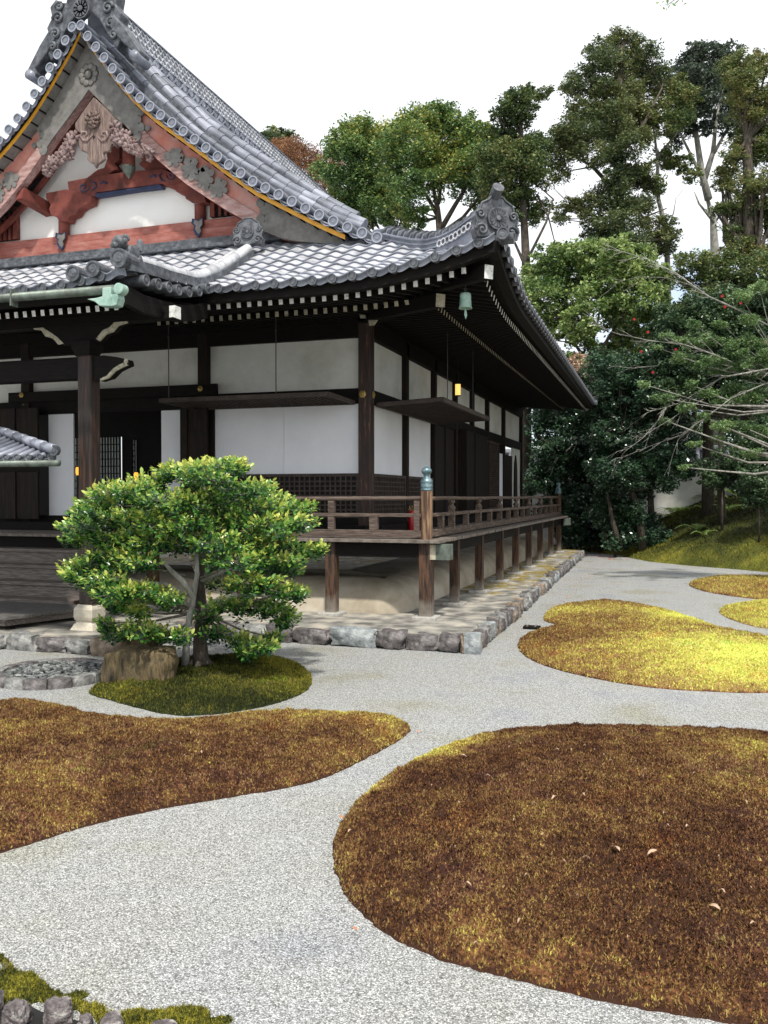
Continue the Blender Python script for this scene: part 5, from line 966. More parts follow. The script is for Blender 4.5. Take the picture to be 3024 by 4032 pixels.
tree('cedar_tree', 'tallest dark cedar with ragged layered crown at right of centre', 'tree', 40, [(1338, 900), (1338, 620), (1335, 400), (1338, 200), (1345, 90)], [(1335, 88, 22), (1310, 95, 20), (1285, 112, 18), (1368, 85, 16), (1402, 112, 22), (1300, 130, 28), (1340, 130, 34), (1375, 150, 30), (1255, 165, 22), (1235, 195, 18), (1275, 190, 26), (1310, 185, 32), (1350, 190, 36), (1395, 190, 28), (1425, 160, 22), (1250, 232, 24), (1290, 240, 32), (1335, 245, 36), (1380, 240, 30), (1235, 275, 28), (1205, 300, 28), (1270, 285, 34), (1320, 295, 36), (1180, 325, 22), (1230, 325, 30), (1285, 335, 30), (1350, 320, 30), (1385, 290, 24), (1205, 365, 22), (1155, 350, 24), (1360, 380, 30), (1330, 385, 26), (1310, 410, 26), (1345, 430, 32), (1295, 450, 26), (1380, 440, 28), (1335, 480, 36), (1240, 440, 18), (1215, 455, 18), (1270, 470, 18), (1395, 490, 30), (1290, 500, 26), (1420, 530, 26), (1350, 530, 34), (1300, 540, 22), (1445, 515, 18), (1390, 395, 22), (1440, 480, 18)], 'cedar', group=BT, tr=.42, bm='bark', flat=.6, lpx=6.2, density=1.0, twigs=1, wr=.4,
     limbs=[([(1336, 420), (1280, 360), (1230, 330)], .12), ([(1337, 470), (1280, 430), (1230, 440)], .09), ([(1337, 330), (1390, 270), (1430, 190)], .12), ([(1337, 250), (1290, 190), (1260, 150)], .1), ([(1338, 520), (1390, 470), (1440, 450)], .08)])
tree('tall_tree', 'tall tree with bare pale forked limbs and a dull green top', 'tree', 43, [(1545, 800), (1545, 560), (1540, 470), (1525, 420)], [(1480, 145, 22), (1500, 120, 22), (1530, 115, 24), (1555, 140, 26), (1490, 175, 30), (1530, 170, 32), (1570, 175, 26), (1600, 190, 24), (1475, 215, 24), (1520, 220, 28), (1560, 225, 28), (1600, 230, 24), (1450, 180, 20), (1450, 250, 18), (1495, 260, 20), (1540, 260, 20), (1465, 300, 16), (1580, 280, 18)], 'blue', group=BT, tr=.30, bm='palebark', twigs=2,
     limbs=[([(1542, 480), (1510, 440), (1500, 415)], .08), ([(1530, 430), (1515, 370), (1505, 300), (1495, 240), (1488, 190)], .20), ([(1518, 400), (1540, 330), (1545, 280), (1555, 210)], .16), ([(1535, 430), (1500, 350), (1470, 290), (1450, 250)], .10), ([(1543, 330), (1570, 280), (1600, 230)], .09), ([(1545, 480), (1565, 450), (1570, 400), (1560, 370)], .06)])
tree('slender_tree', 'slender bare-stemmed tree between the cedar and the forked tree', 'tree', 41, [(1455, 760), (1440, 500), (1422, 430), (1420, 340), (1408, 250)], [(1440, 205, 30), (1465, 225, 26), (1410, 250, 26), (1450, 265, 28), (1480, 240, 20), (1440, 340, 22), (1465, 350, 20), (1490, 370, 16), (1420, 400, 18)], 'olive', group=BT, tr=.16, bm='palebark', limbs=[([(1440, 500), (1455, 460), (1460, 430)], .05), ([(1420, 340), (1460, 290), (1480, 260)], .07)])
tree('cedar_tree', 'brown-tipped cedar cut by the right edge of the picture', 'tree', 36, [(1618, 900), (1618, 600), (1615, 300), (1612, 130)], [(1600, 132, 22), (1570, 145, 18), (1630, 130, 20), (1655, 150, 20), (1610, 165, 28), (1585, 180, 22), (1645, 190, 28), (1610, 215, 30), (1650, 240, 26), (1600, 260, 26), (1640, 285, 30), (1590, 310, 26), (1655, 330, 26), (1615, 345, 30), (1580, 370, 22), (1650, 390, 28), (1605, 405, 30), (1560, 400, 18), (1640, 440, 30), (1595, 460, 28), (1575, 500, 22), (1630, 500, 32), (1655, 550, 30), (1600, 540, 28), (1570, 450, 18), (1680, 450, 40), (1690, 300, 40), (1690, 200, 30)], 'olive', group=BT, tr=.36, flat=.6, twigs=1, wr=.4)
tree('evergreen_tree', 'dense dark evergreen on the slope below the forked tree', 'tree', 33, [(1530, 1000), (1530, 800), (1525, 620)], [(1500, 560, 26), (1540, 575, 30), (1480, 600, 26), (1520, 610, 34), (1565, 610, 32), (1600, 590, 32), (1500, 645, 30), (1545, 655, 34), (1590, 650, 34), (1640, 620, 36), (1635, 680, 40), (1680, 600, 50), (1470, 560, 16), (1580, 560, 24), (1640, 570, 26)], 'olive', tr=.25, density=.9)
tree('fresh_green_tree', 'bright yellow-green rounded tree beside the roof corner', 'tree', 35.8, [(1290, 1110), (1285, 900), (1275, 780), (1270, 700)], [(1180, 560, 28), (1210, 545, 30), (1160, 590, 28), (1250, 545, 32), (1290, 550, 34), (1335, 545, 34), (1370, 530, 26), (1390, 555, 26), (1200, 590, 38), (1250, 590, 42), (1300, 590, 42), (1350, 590, 42), (1395, 595, 34), (1415, 625, 28), (1150, 630, 28), (1180, 640, 34), (1230, 640, 42), (1285, 645, 42), (1335, 640, 42), (1385, 650, 38), (1160, 680, 28), (1205, 690, 36), (1250, 695, 32), (1340, 695, 36), (1395, 690, 34), (1190, 730, 26), (1420, 665, 26), (1230, 730, 22), (1370, 730, 28), (1415, 715, 22), (1160, 720, 22), (1270, 730, 26), (1320, 745, 24), (1200, 765, 20), (1150, 650, 24), (1425, 590, 24), (1140, 680, 24), (1130, 640, 20), (1180, 790, 22), (1230, 780, 24), (1280, 775, 24), (1330, 785, 22), (1380, 770, 22)], 'bright', lpx=7.5, tr=.20, flat=.9, spread=1.6,
     limbs=[([(1280, 800), (1240, 740), (1215, 690)], .09), ([(1280, 790), (1320, 720), (1350, 680)], .09), ([(1275, 760), (1290, 700), (1300, 650)], .08)])
CG = 'dark camellia trees along the garden wall'
def blob(x0, x1, y0, y1, r, seed, jit=.5):
    q = random.Random(seed); o = []; y = y0
    while y <= y1:
        x = x0+q.uniform(0, r)
        while x <= x1: o.append((x+q.uniform(-jit, jit)*r, y+q.uniform(-jit, jit)*r, r*q.uniform(.8, 1.2))); x += r*1.15
        y += r*.95
    return o
tree('evergreen_tree', 'dense dark evergreen beyond the garden wall at right', 'tree', 47, [(1500, 1050), (1500, 900), (1500, 850)], blob(1340, 1740, 770, 960, 34, 22), 'shrub', tr=.2, density=.6, lpx=7, ground=0)
tree('broadleaf_tree', 'dark green tree filling the gap beneath the bright rounded tree', 'tree', 38.5, [(1240, 1100), (1240, 950), (1235, 850)], blob(1165, 1340, 790, 900, 28, 5), 'shrub', tr=.12, density=.8, lpx=6)
tree('camellia_tree', 'glossy dark camellia tree hanging over the far verandah post', 'tree', 36.5, [(1235, 1185), (1225, 1080), (1220, 980), (1230, 900)], blob(1170, 1300, 905, 1130, 26, 3)+[(1150, 930, 18), (1165, 960, 20), (1160, 1010, 18), (1155, 870, 16), (1300, 880, 26)], 'camellia', tr=.14, group=None, density=1.0, lpx=6.5, ground=0)
tree('camellia_tree', 'dark camellia tree with two leaning trunks before the white wall', 'tree', 32.5, [(1390, 1160), (1378, 1100), (1365, 1060), (1350, 980)], blob(1290, 1470, 790, 1040, 28, 4), 'camellia', tr=.17, density=1.0, lpx=6.5, limbs=[([(1335, 1170), (1320, 1110), (1310, 1050)], .12)])
tree('camellia_tree', 'tall camellia tree dotted with red flowers at upper right', 'tree', 31, [(1560, 1080), (1555, 1000), (1560, 900), (1560, 800)], blob(1440, 1700, 690, 880, 30, 6)+blob(1500, 1700, 650, 690, 26, 7), 'shrub', tr=.15, density=.95, lpx=6.5)
tree('camellia_tree', 'mid-green camellia tree between the bright tree and the bare maple', 'tree', 33.5, [(1410, 1120), (1400, 950), (1400, 820)], blob(1290, 1460, 790, 830, 28, 8)+blob(1425, 1500, 690, 780, 24, 9), 'shrub', tr=.14, density=.95, lpx=6.5)
tree('shrub', 'black-green shrub thicket behind the end of the verandah', 'shrub', 35.5, [(1290, 1195), (1290, 1170), (1290, 1150)], blob(1225, 1400, 1080, 1180, 24, 12), 'camellia', tr=.06, density=1.0, ground=0)
tree('shrub', 'low dark shrub at the foot of the bank under the leaning trunks', 'shrub', 33, [(1400, 1195), (1400, 1170), (1400, 1150)], blob(1300, 1440, 1130, 1175, 20, 13)+blob(1290, 1400, 1050, 1130, 24, 14), 'camellia', tr=.06, density=.9)
tree('shrub', 'dark bush on the bank in front of the garden wall', 'shrub', 30, [(1560, 1110), (1560, 1080), (1560, 1050)], blob(1510, 1640, 1000, 1060, 22, 15)+blob(1590, 1690, 930, 1010, 24, 16), 'shrub', tr=.05, density=.8)
tree('shrub', 'leafy undergrowth at the right edge beneath the maple', 'shrub', 28, [(1640, 1110), (1640, 1080), (1640, 1060)], blob(1600, 1700, 1030, 1090, 18, 17), 'shrub', tr=.04, density=.7)
tree('withered_branch_tree', 'small tree with a patch of withered pinkish-brown leaves by the far eave', 'tree', 33, [(1330, 1100), (1300, 950), (1275, 850)], [(1245, 775, 14), (1262, 790, 18), (1280, 805, 16), (1250, 800, 16), (1235, 785, 10), (1290, 790, 10)], 'dead', tr=.06, density=1.0, lpx=6)
# a cedar trunk seen through the gap and the feathery maple with pale limbs
t = thing('cedar_tree', 'straight reddish cedar trunk glimpsed through the camellias', 'tree', at(1335, 1050, 38)); t.location.z = 0
MB().tube([at(1338, 1150, 38), at(1336, 950, 38), at(1334, 780, 38)], .22, 10).build('trunk', M['redbark'], t, smooth=True)
mt = tree('maple_tree', 'leaning maple with long pale bare branches reaching in from the right', 'tree', 22, [(1850, 1120), (1800, 1000), (1760, 880), (1700, 810)], [(1500, 742, 20), (1540, 735, 22), (1580, 745, 24), (1620, 740, 26), (1470, 735, 14), (1440, 725, 12), (1655, 770, 28), (1600, 790, 22), (1560, 800, 20), (1520, 790, 16), (1490, 830, 16), (1440, 910, 14), (1560, 870, 20), (1610, 860, 26), (1650, 840, 28), (1520, 900, 16), (1470, 770, 20), (1430, 860, 16), (1390, 830, 12), (1480, 880, 18), (1560, 920, 20), (1630, 980, 20), (1580, 840, 22), (1530, 850, 18), (1640, 620, 22), (1600, 640, 20), (1500, 700, 14), (1560, 700, 16), (1620, 690, 20), (1590, 760, 24), (1540, 780, 22), (1640, 800, 24), (1420, 750, 10), (1600, 920, 20), (1650, 930, 24), (1500, 960, 14), (1480, 1010, 12), (1550, 950, 14)], 'maple', bm='palebark', tr=.12, flat=.42, lpx=6, density=1.35, twigs=0, wr=.4)
mb = MB()
def br(pts, r, d=22):
    pp = [at(x, y, d+.4*sin(i*1.3+r*40)) for i, (x, y) in enumerate(pts)]; mb.tube(pp, [r*.48*(1-.85*i/(len(pp)-1)) for i in range(len(pp))], 6)
    q = random.Random(int(pts[0][0]+pts[-1][1]))
    for i in range(1, len(pp)):
        for k in range(3):
            a = pp[i-1].lerp(pp[i], q.random()); dd = (pp[i]-pp[i-1]).normalized(); l = q.uniform(.25, .8)
            e = a+dd*l*.8+Vector((q.uniform(-.2, .2), q.uniform(-.2, .2), q.uniform(-.5, .4)))*l; mm = a.lerp(e, .5)+Vector((0, 0, q.uniform(-.04, .06)))
            mb.tube([a, mm, e], [r*.22, r*.14, .003], 4, False)
            e2 = mm+(e-mm)*.8+Vector((q.uniform(-.2, .2), 0, q.uniform(-.2, .2)))*l; mb.tube([mm, e2], [r*.15, .002], 4, False)
br([(1720, 790), (1659, 797), (1600, 808), (1560, 815), (1510, 845), (1470, 870), (1430, 882), (1400, 890)], .060); br([(1470, 870), (1400, 892), (1350, 905), (1290, 925), (1240, 950), (1190, 990), (1150, 1010)], .0001)
br([(1520, 862), (1480, 885), (1450, 905), (1400, 935), (1340, 950)], .022); br([(1440, 880), (1420, 910), (1390, 945), (1350, 975), (1332, 1000)], .030)
br([(1720, 810), (1650, 830), (1580, 860), (1520, 905), (1470, 940), (1400, 965), (1340, 990)], .045); br([(1500, 920), (1465, 950), (1452, 985)], .022)
br([(1720, 735), (1600, 672), (1530, 640), (1460, 590), (1400, 560), (1350, 545), (1300, 535)], .055); br([(1530, 640), (1490, 615), (1440, 600), (1380, 598), (1330, 610)], .022)
br([(1420, 790), (1370, 795), (1310, 790)], .018)
br([(1700, 860), (1600, 790), (1540, 765), (1480, 745), (1400, 735), (1330, 720), (1280, 700)], .045)
o = mb.build('bare_branches', M['palebark'], mt, smooth=True)
for (x, y, h, r_, lab) in ((6.9, 21.0, 8.5, 2.6, 'unseen broadleaf tree added beyond the right edge to shade the bank, nearest the gravel'), (7.4, 26.5, 9.5, 2.7, 'unseen broadleaf tree added beyond the right edge to shade the bank, behind the nearest one'), (11.0, 23.5, 10, 3.0, 'unseen broadleaf tree added beyond the right edge to shade the bank, highest up')):  # out-of-view trees added to cast shade on the bank and far gravel
    t = thing('broadleaf_tree', lab, 'tree', (x, y, 0)); P(MB().tube([(x, y, 0), (x+.2, y, h*.5), (x, y+.2, h)], [.22, .16, .06], 8), 'trunk', M['bark'], t, smooth=True)
    pp = np.concatenate([clump_pts((x+RNG.uniform(-1, 1)*r_*.6, y+RNG.uniform(-1, 1)*r_*.6, h+RNG.uniform(-1.5, 1.5)), r_*.6, 700)[0] for _ in range(9)]); leaves(pp, .28, 'crown', LM['olive'], t)
# red camellia flowers
q = random.Random(2)
for (x, y, d_) in [(1600, 655, 30), (1566, 663, 30.2), (1620, 690, 30), (1505, 700, 30.4), (1400, 718, 32), (1370, 690, 32), (1460, 755, 32), (1385, 760, 32), (1590, 735, 29.5), (1410, 805, 32), (1650, 740, 29.5), (1560, 640, 30)]:
    c = at(x, y, d_-1.2); m_ = MB()
    for k in range(5): a = k*1.256; m_.tube([c, c+Vector((.03*cos(a), -.02, .03*sin(a))), c+Vector((.05*cos(a), 0, .05*sin(a)))], [.012, .022, .01], 5)
    tag(m_.build('camellia_flower', LM['red'], None), 'small red camellia flower among the dark leaves at upper right', 'flower', 'red camellia flowers in the dark trees')

# saplings on the bank
for (x, y0, y1, lab) in ((1642, 1095, 900, 'taller pale sapling stem on the bank near the right edge'), (1652, 1085, 900, 'pale sapling stem closest to the right edge'), (1622, 1080, 1000, 'short thin sapling left of the two pale stems'), (1532, 1045, 880, 'dark upright sapling before the white wall')):
    r_0 = ray(x*K, y0*K); tq = 20.0
    while tq < 60 and HC+r_0[2]*tq > float(hill_h(r_0[0]*tq, r_0[1]*tq)[1][0]): tq += .2
    b_ = Vector((r_0[0]*tq, r_0[1]*tq, 0)); h0 = float(hill_h(b_.x, b_.y)[1][0]); t = thing('sapling', lab, 'sapling', (b_.x, b_.y, h0), 'saplings on the mossy bank')
    top = at(x+4, y1, tq); MB().tube([(b_.x, b_.y, h0-.05), Vector((b_.x, b_.y, h0)).lerp(top, .5)+Vector((.04, 0, 0)), top], [.035, .028, .012], 7).build('stem', M['palebark'] if 'pale' in lab else M['bark'], t, smooth=True)
    p, _ = clump_pts(top, .7, 260, flat=.5); leaves(p, .085, 'crown', LM['maple'], t)
# ferns
def fern(x, y, s, nf, lab, dep=None):
    s = s*1.35
    # march down the view direction until the hillside is met
    r = ray(x*K, y*K); tt = 15.0
    while tt < 60:
        px_, py_, pz_ = r[0]*tt, r[1]*tt, HC+r[2]*tt
        if pz_ < float(hill_h(px_, py_)[1][0]): break
        tt += .2
        if tt > 38: y += 12; r = ray(x*K, y*K); tt = 20.0
    c = Vector((r[0]*tt, r[1]*tt, float(hill_h(r[0]*tt, r[1]*tt)[1][0]))); V = []; q = random.Random(int(x*3+y)); m_ = MB(); sm = MB()
    for k in range(nf):
        a = 2*pi*k/nf+q.uniform(-.3, .3); L_ = s*q.uniform(.7, 1.1); out_ = Vector((cos(a), sin(a), 0)); side = Vector((-sin(a), cos(a), 0)); pts = [c+out_*L_*t*.9+Vector((0, 0, L_*(.95*t-.85*t*t))) for t in np.linspace(0, 1, 15)]; sm.tube(pts[::2]+[pts[-1]], .006, 4)
        for i in range(2, 15):
            w_ = L_*.20*sin(pi*(i/15)**.8)+.01; d_ = (pts[i]-pts[i-1]).normalized()
            for sg in (1, -1): tip = pts[i]+side*sg*w_+d_*w_*.45-Vector((0, 0, w_*.15)); m_.add([pts[i]-d_*.018, tip, pts[i]+d_*.022+Vector((0, 0, .004))], [(0, 1, 2)])
    t = thing('fern', lab, 'fern', c, 'ferns on the mossy bank'); m_.build('fronds', LM['fern'], t); sm.build('stalks', LM['fern'], t)
for i, (x, y, s, n_, lab) in enumerate([(1660/K*0+1455, 1100, .75, 7, 'bright fern lowest of the pair at the dark edge of the bank'), (1470, 1082, .6, 6, 'fern just above the bright one at the dark edge of the bank'), (1500, 1062, .7, 7, 'fern midway up the bank'), (1530, 1055, .6, 6, 'fern right of the midway one on the bank'), (1565, 1010, .9, 8, 'large fern against the dark bush high on the bank'), (1592, 1075, .95, 9, 'largest bright fern on the right of the bank'), (1575, 1105, .7, 6, 'pale drooping fern below the largest one'), (1508, 1148, .65, 7, 'lowest fern near the foot of the bank'), (1520, 1160, .5, 5, 'small fern beside the lowest one'), (1515, 1100, .45, 5, 'small dull fern in the shade of the bank'), (1550, 1030, .6, 6, 'fern under the white wall'), (1440, 1070, .45, 5, 'dim fern nearest the dark trunks')]): fern(x, y, s, n_, lab)

# garden wall with tiled coping
gw_ = thing('garden_wall', 'white plastered garden wall with tiled coping behind the bank', 'wall', (5, 40, 0))
MB().box(-12, 30, 39.8, 40.2, -.2, 3.75).build('plaster', M['plaster'], gw_)
MB().prism([(39.35, 3.80), (39.35, 3.70), (40.65, 3.70), (40.65, 3.80), (40.05, 4.25), (39.95, 4.25)], lambda a, b: (-12, a, b), lambda a, b: (30, a, b)).build('coping', M['tile_dark'], gw_)
m_ = MB()
for x in np.arange(-11.8, 16, .30): m_.tube([(x, 39.30, 3.83), (x, 39.97, 4.28)], .085, 8)
m_.tube([(-12, 40, 4.36), (30, 40, 4.36)], .12, 10); m_.build('coping_tiles', M['tile'], gw_, smooth=True)

# sprig hanging in at the top
t = thing('overhanging_branch', 'leafy sprig hanging in at the top right against the white sky', 'branch', at(1470, -60, 9)); c = [at(1600, -120, 9), at(1520, -60, 9), at(1470, -10, 9), at(1440, 12, 9)]
MB().tube(c, [.02, .012, .006, .003], 5).tube([c[1], at(1480, -5, 9)], .003, 4).build('twig', M['bark'], t)
pp = [at(x, y, 9+RNG.uniform(-.1, .1)) for x, y in [(1420, 6), (1427, 12), (1434, 18), (1440, 20), (1445, 14), (1450, 6), (1432, 4), (1442, 2), (1456, 10), (1462, 4), (1438, 10), (1474, 2), (1480, 8), (1425, -4), (1450, -8), (1470, -10), (1490, -12)]]
leaves(np.array(pp), .055, 'leaves', LM['maple'], t, wr=.6)

# ============================================================ CLIPPED CAMELLIA ON THE MOUND
cb = onz(435*K, 1443*K, .15); CD = cb[0]*-sin(YAW)+cb[1]*cos(YAW)
ct = thing('clipped_camellia', 'clipped bright green camellia tree spreading in flat layers over the moss mound', 'tree', (cb[0], cb[1], .15))
def leaf_tris(P_, D_, N_, ln, wd):       # folded pointed leaves
    D_ = D_/np.linalg.norm(D_, axis=1)[:, None]; Sd = np.cross(D_, N_); Sd /= np.linalg.norm(Sd, axis=1)[:, None]+1e-9; U = np.cross(Sd, D_); ln = ln[:, None]; wd = wd[:, None]
    v0 = P_; l1 = P_+D_*ln*.28+Sd*wd*.42+U*wd*.10; l2 = P_+D_*ln*.66+Sd*wd*.42+U*wd*.04-U*ln*.05; tip = P_+D_*ln-U*ln*.20; m1 = P_+D_*ln*.28-U*wd*.06; m2_ = P_+D_*ln*.66-U*wd*.06-U*ln*.06; r1 = P_+D_*ln*.28-Sd*wd*.42+U*wd*.10; r2 = P_+D_*ln*.66-Sd*wd*.42+U*wd*.04-U*ln*.05
    V = np.stack([v0, l1, l2, tip, r2, r1, m1, m2_], 1).reshape(-1, 3); n = len(P_); b = np.arange(n)[:, None]*8
    F = np.concatenate([b+np.array([0, 1, 6, 6])[:4], b+np.array([1, 2, 7, 6]), b+np.array([2, 3, 7, 7]), b+np.array([0, 6, 5, 5]), b+np.array([6, 7, 4, 5]), b+np.array([7, 3, 4, 4])])
    T = np.concatenate([F[:, [0, 1, 2]], F[:, [0, 2, 3]]]); T = T[(T[:, 0] != T[:, 1]) & (T[:, 1] != T[:, 2]) & (T[:, 0] != T[:, 2])]; return V, T
pads = [(365, 1012, 32, 18), (420, 1010, 48, 20), (480, 1003, 50, 18), (520, 1000, 26, 14), (450, 1028, 50, 14), (350, 1030, 20, 10),
 (250, 1060, 50, 20), (300, 1050, 45, 20), (215, 1078, 36, 18), (180, 1098, 30, 16), (345, 1075, 55, 24), (400, 1080, 50, 24), (450, 1075, 40, 22), (505, 1060, 50, 22), (555, 1055, 42, 20), (600, 1078, 40, 20), (575, 1095, 50, 22), (640, 1095, 30, 14), (665, 1090, 14, 10),
 (175, 1130, 36, 18), (230, 1118, 50, 24), (290, 1115, 50, 24), (350, 1120, 50, 26), (420, 1125, 50, 26), (480, 1110, 50, 26), (530, 1120, 50, 24), (590, 1130, 50, 22), (645, 1125, 36, 16), (160, 1155, 24, 12),
 (220, 1160, 45, 20), (280, 1160, 50, 22), (340, 1165, 50, 22), (410, 1170, 50, 22), (470, 1165, 50, 24), (540, 1165, 50, 22), (600, 1165, 44, 18), (660, 1185, 36, 12), (695, 1180, 14, 8),
 (165, 1225, 34, 20), (200, 1212, 40, 20), (250, 1200, 45, 22), (150, 1240, 20, 12), (220, 1245, 45, 20), (300, 1205, 40, 18), (500, 1205, 50, 22), (560, 1200, 45, 20), (600, 1220, 45, 20), (630, 1205, 24, 12), (450, 1195, 30, 16),
 (250, 1275, 45, 20), (300, 1270, 40, 20), (340, 1285, 45, 20), (210, 1275, 25, 12), (380, 1305, 40, 14), (470, 1250, 40, 16), (520, 1255, 40, 18), (570, 1260, 45, 20), (620, 1270, 38, 16), (655, 1278, 18, 10), (480, 1300, 34, 14),
 (540, 1305, 40, 18), (590, 1310, 36, 16), (620, 1330, 24, 14), (290, 1315, 30, 12), (250, 1300, 25, 12), (440, 1330, 26, 8),
 (250, 1360, 34, 14), (300, 1355, 40, 16), (350, 1365, 40, 14), (395, 1372, 28, 10), (230, 1345, 18, 10), (470, 1365, 30, 12), (520, 1380, 36, 12), (570, 1390, 36, 12), (600, 1375, 24, 10), (545, 1402, 30, 8)]
Ps = []; Ds = []; Ns = []; Ts = []; bm_ = MB(); q = random.Random(6); trunk_pts = [Vector((cb[0], cb[1], .08)), at(432, 1380, CD), at(436, 1320, CD+.02), at(430, 1250, CD), at(440, 1180, CD), at(445, 1100, CD), at(440, 1040, CD)]
m2 = K*CD/FPX
for (x, y, rx, ry) in pads:
    hw = 1-((x-430)/330)**2; reach = (1.25 if y < 1300 else .8)*sqrt(max(hw, .05))
    copies = [q.uniform(-.95, -.3), q.uniform(.2, .95)] if reach > .55 else [q.uniform(-.7, -.2), q.uniform(.2, .7)]
    if 350 < x < 480 and 1190 < y < 1320: copies = copies[-1:]
    for dd in copies:
        dep = CD+dd*reach; c = at(x+q.uniform(-8, 8), y+q.uniform(-3, 3), dep); RX_ = rx*m2*1.05; RZ = ry*m2*.85; nt_ = int(rx*ry*.043)+7
        th = RNG.uniform(0, 2*pi, nt_); rad = np.minimum(np.sqrt(RNG.uniform(0, 1.35, nt_)), 1.12); tips = np.stack([c.x+np.cos(th)*rad*RX_, c.y+np.sin(th)*rad*RX_*.9, c.z+RZ*(1.0*np.sqrt(np.maximum(1-rad**2*.9, 0))-.55)+RNG.normal(0, RZ*.34, nt_)], 1)
        outd = np.stack([np.cos(th)*rad, np.sin(th)*rad, np.full(nt_, .75)], 1)+RNG.normal(0, .28, (nt_, 3)); outd /= np.linalg.norm(outd, axis=1)[:, None]
        # outward from the trunk too
        od = tips-np.array([cb[0], cb[1], 0]); od[:, 2] = 0; od /= np.linalg.norm(od, axis=1)[:, None]+.2; outd = outd+od*.6; outd /= np.linalg.norm(outd, axis=1)[:, None]
        for k in range(8):
            f_ = k/7; a = k*2.4+RNG.uniform(0, 1, nt_); e1 = np.cross(outd, [0, 0, 1.0]); e1 /= np.linalg.norm(e1, axis=1)[:, None]+1e-6; e2 = np.cross(outd, e1)
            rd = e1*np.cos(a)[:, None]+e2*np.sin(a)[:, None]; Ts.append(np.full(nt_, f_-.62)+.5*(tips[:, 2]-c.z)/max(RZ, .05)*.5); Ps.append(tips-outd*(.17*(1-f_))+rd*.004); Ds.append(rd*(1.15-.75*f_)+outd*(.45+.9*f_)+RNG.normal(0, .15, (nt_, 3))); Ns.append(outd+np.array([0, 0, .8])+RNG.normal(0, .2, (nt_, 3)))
        j = sorted(trunk_pts[2:], key=lambda p: abs((p-c).length)+max(0, p.z-c.z+.1)*3)[0]
        if q.random() < .33: mp_ = j.lerp(c, .55)+Vector((q.uniform(-.08, .08), q.uniform(-.08, .08), -.05)); bm_.tube([j, mp_, c-Vector((0, 0, RZ*.5))], [.020, .014, .006], 6, False)
        for k in range(0, nt_, 3): bm_.tube([c-Vector((0, 0, RZ*.5)), Vector(tips[k])*.5+c*.5-Vector((0, 0, .02)), Vector(tips[k])], [.006, .004, .002], 4, False)
P_ = np.concatenate(Ps); D_ = np.concatenate(Ds); N_ = np.concatenate(Ns); ln = RNG.uniform(.038, .078, len(P_)); V, F = leaf_tris(P_, D_, N_, ln, ln*.60)
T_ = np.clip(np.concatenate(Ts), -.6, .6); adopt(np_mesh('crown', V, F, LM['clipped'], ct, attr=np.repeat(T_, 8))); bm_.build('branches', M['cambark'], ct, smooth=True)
tk = MB().tube(trunk_pts, [.115, .085, .075, .06, .045, .03, .015], 12)
for a in (0, 1.3, 2.4, 3.6, 4.9): tk.tube([Vector((cb[0], cb[1], .28)), Vector((cb[0]+.12*cos(a), cb[1]+.12*sin(a), .20)), Vector((cb[0]+.26*cos(a), cb[1]+.26*sin(a), .11))], [.06, .045, .015], 7)
tk.build('trunk', M['bark'], ct, smooth=True)
MB().tube([Vector((cb[0]-.20, cb[1]-.05, .10)), at(402, 1400, CD-.1), at(410, 1330, CD-.15), at(418, 1290, CD-.2), at(395, 1255, CD-.3), at(372, 1235, CD-.35), at(355, 1215, CD-.4)], [.055, .045, .04, .036, .034, .03, .02], 9).tube([at(418, 1290, CD-.2), at(426, 1240, CD-.2), at(424, 1195, CD-.2)], [.034, .03, .022], 8).tube([at(410, 1310, CD-.2), at(370, 1285, CD-.3), at(330, 1278, CD-.4), at(280, 1265, CD-.5)], [.028, .022, .016, .008], 7).tube([at(415, 1290, CD-.2), at(360, 1262, CD-.3), at(300, 1255, CD-.4), at(250, 1240, CD-.5)], [.022, .018, .014, .006], 7).tube([at(432, 1320, CD), at(480, 1290, CD-.2), at(540, 1285, CD-.3), at(590, 1290, CD-.4)], [.04, .03, .02, .008], 7).tube([at(430, 1255, CD), at(480, 1235, CD-.2), at(530, 1225, CD-.35), at(580, 1230, CD-.4)], [.04, .028, .018, .008], 7).build('limbs', M['limb'], ct, smooth=True)
s_ = onz(357*K, 1470*K, .12); tag(MB().tube([(s_[0], s_[1], .05), at(362, 1395, CD-.35)], .018, 8).build('wooden_stake', M['dark_z']), 'thin dark wooden stake propped beside the stump', 'stake')

# stump-like rock, pebble ring
v1, f1 = rock_mesh((0, 0, .22), (.92, .42, .56), 21, .12, .22, 12, .42); v2, f2 = rock_mesh((-.22, .30, .30), (.46, .34, .64), 22, .3, .24, 9, .5)
v1 = [(x, y, z-.10*(x < 0)*(z > .2)*(1)*0+(.06*x if z > .2 else 0)) for x, y, z in v1]; c = onz(528, 2700, .05)
o = MB().add(v1, f1).add([(x, y, z) for x, y, z in v2], f2).build('stump_rock', M['stump'], None, smooth=True); o.location = (c[0], c[1]+.12, 0); o.data.set_sharp_from_angle(angle=radians(35)); tag(o, 'brown furrowed stump-like rock beside the clipped camellia', 'rock')
c = onz(212, 2668, 0); pb = thing('pebble_bed', 'round bed of dark pebbles edged with low stones left of the stump', 'pebble bed', (c[0], c[1], 0)); R = .66
for k in range(16):
    a = 2*pi*k/16; rock('edging_stone', (c[0]+R*cos(a), c[1]+R*sin(a), .05), (.30, .15, .16), 400+k, M['k4'] if k % 3 else M['k1'], pb, a+pi/2, .12, .3, 5)
m_ = MB(); q = random.Random(9)
for k in range(420):
    a = q.random()*2*pi; r_ = (R-.07)*sqrt(q.random()); v, f = rock_mesh((c[0]+r_*cos(a), c[1]+r_*sin(a), .075+q.uniform(-.01, .02)+.02*(1-r_/R)), (q.uniform(.05, .11), q.uniform(.04, .08), .04), k, q.random()*3, .2, 2, .7); m_.add(v, f)
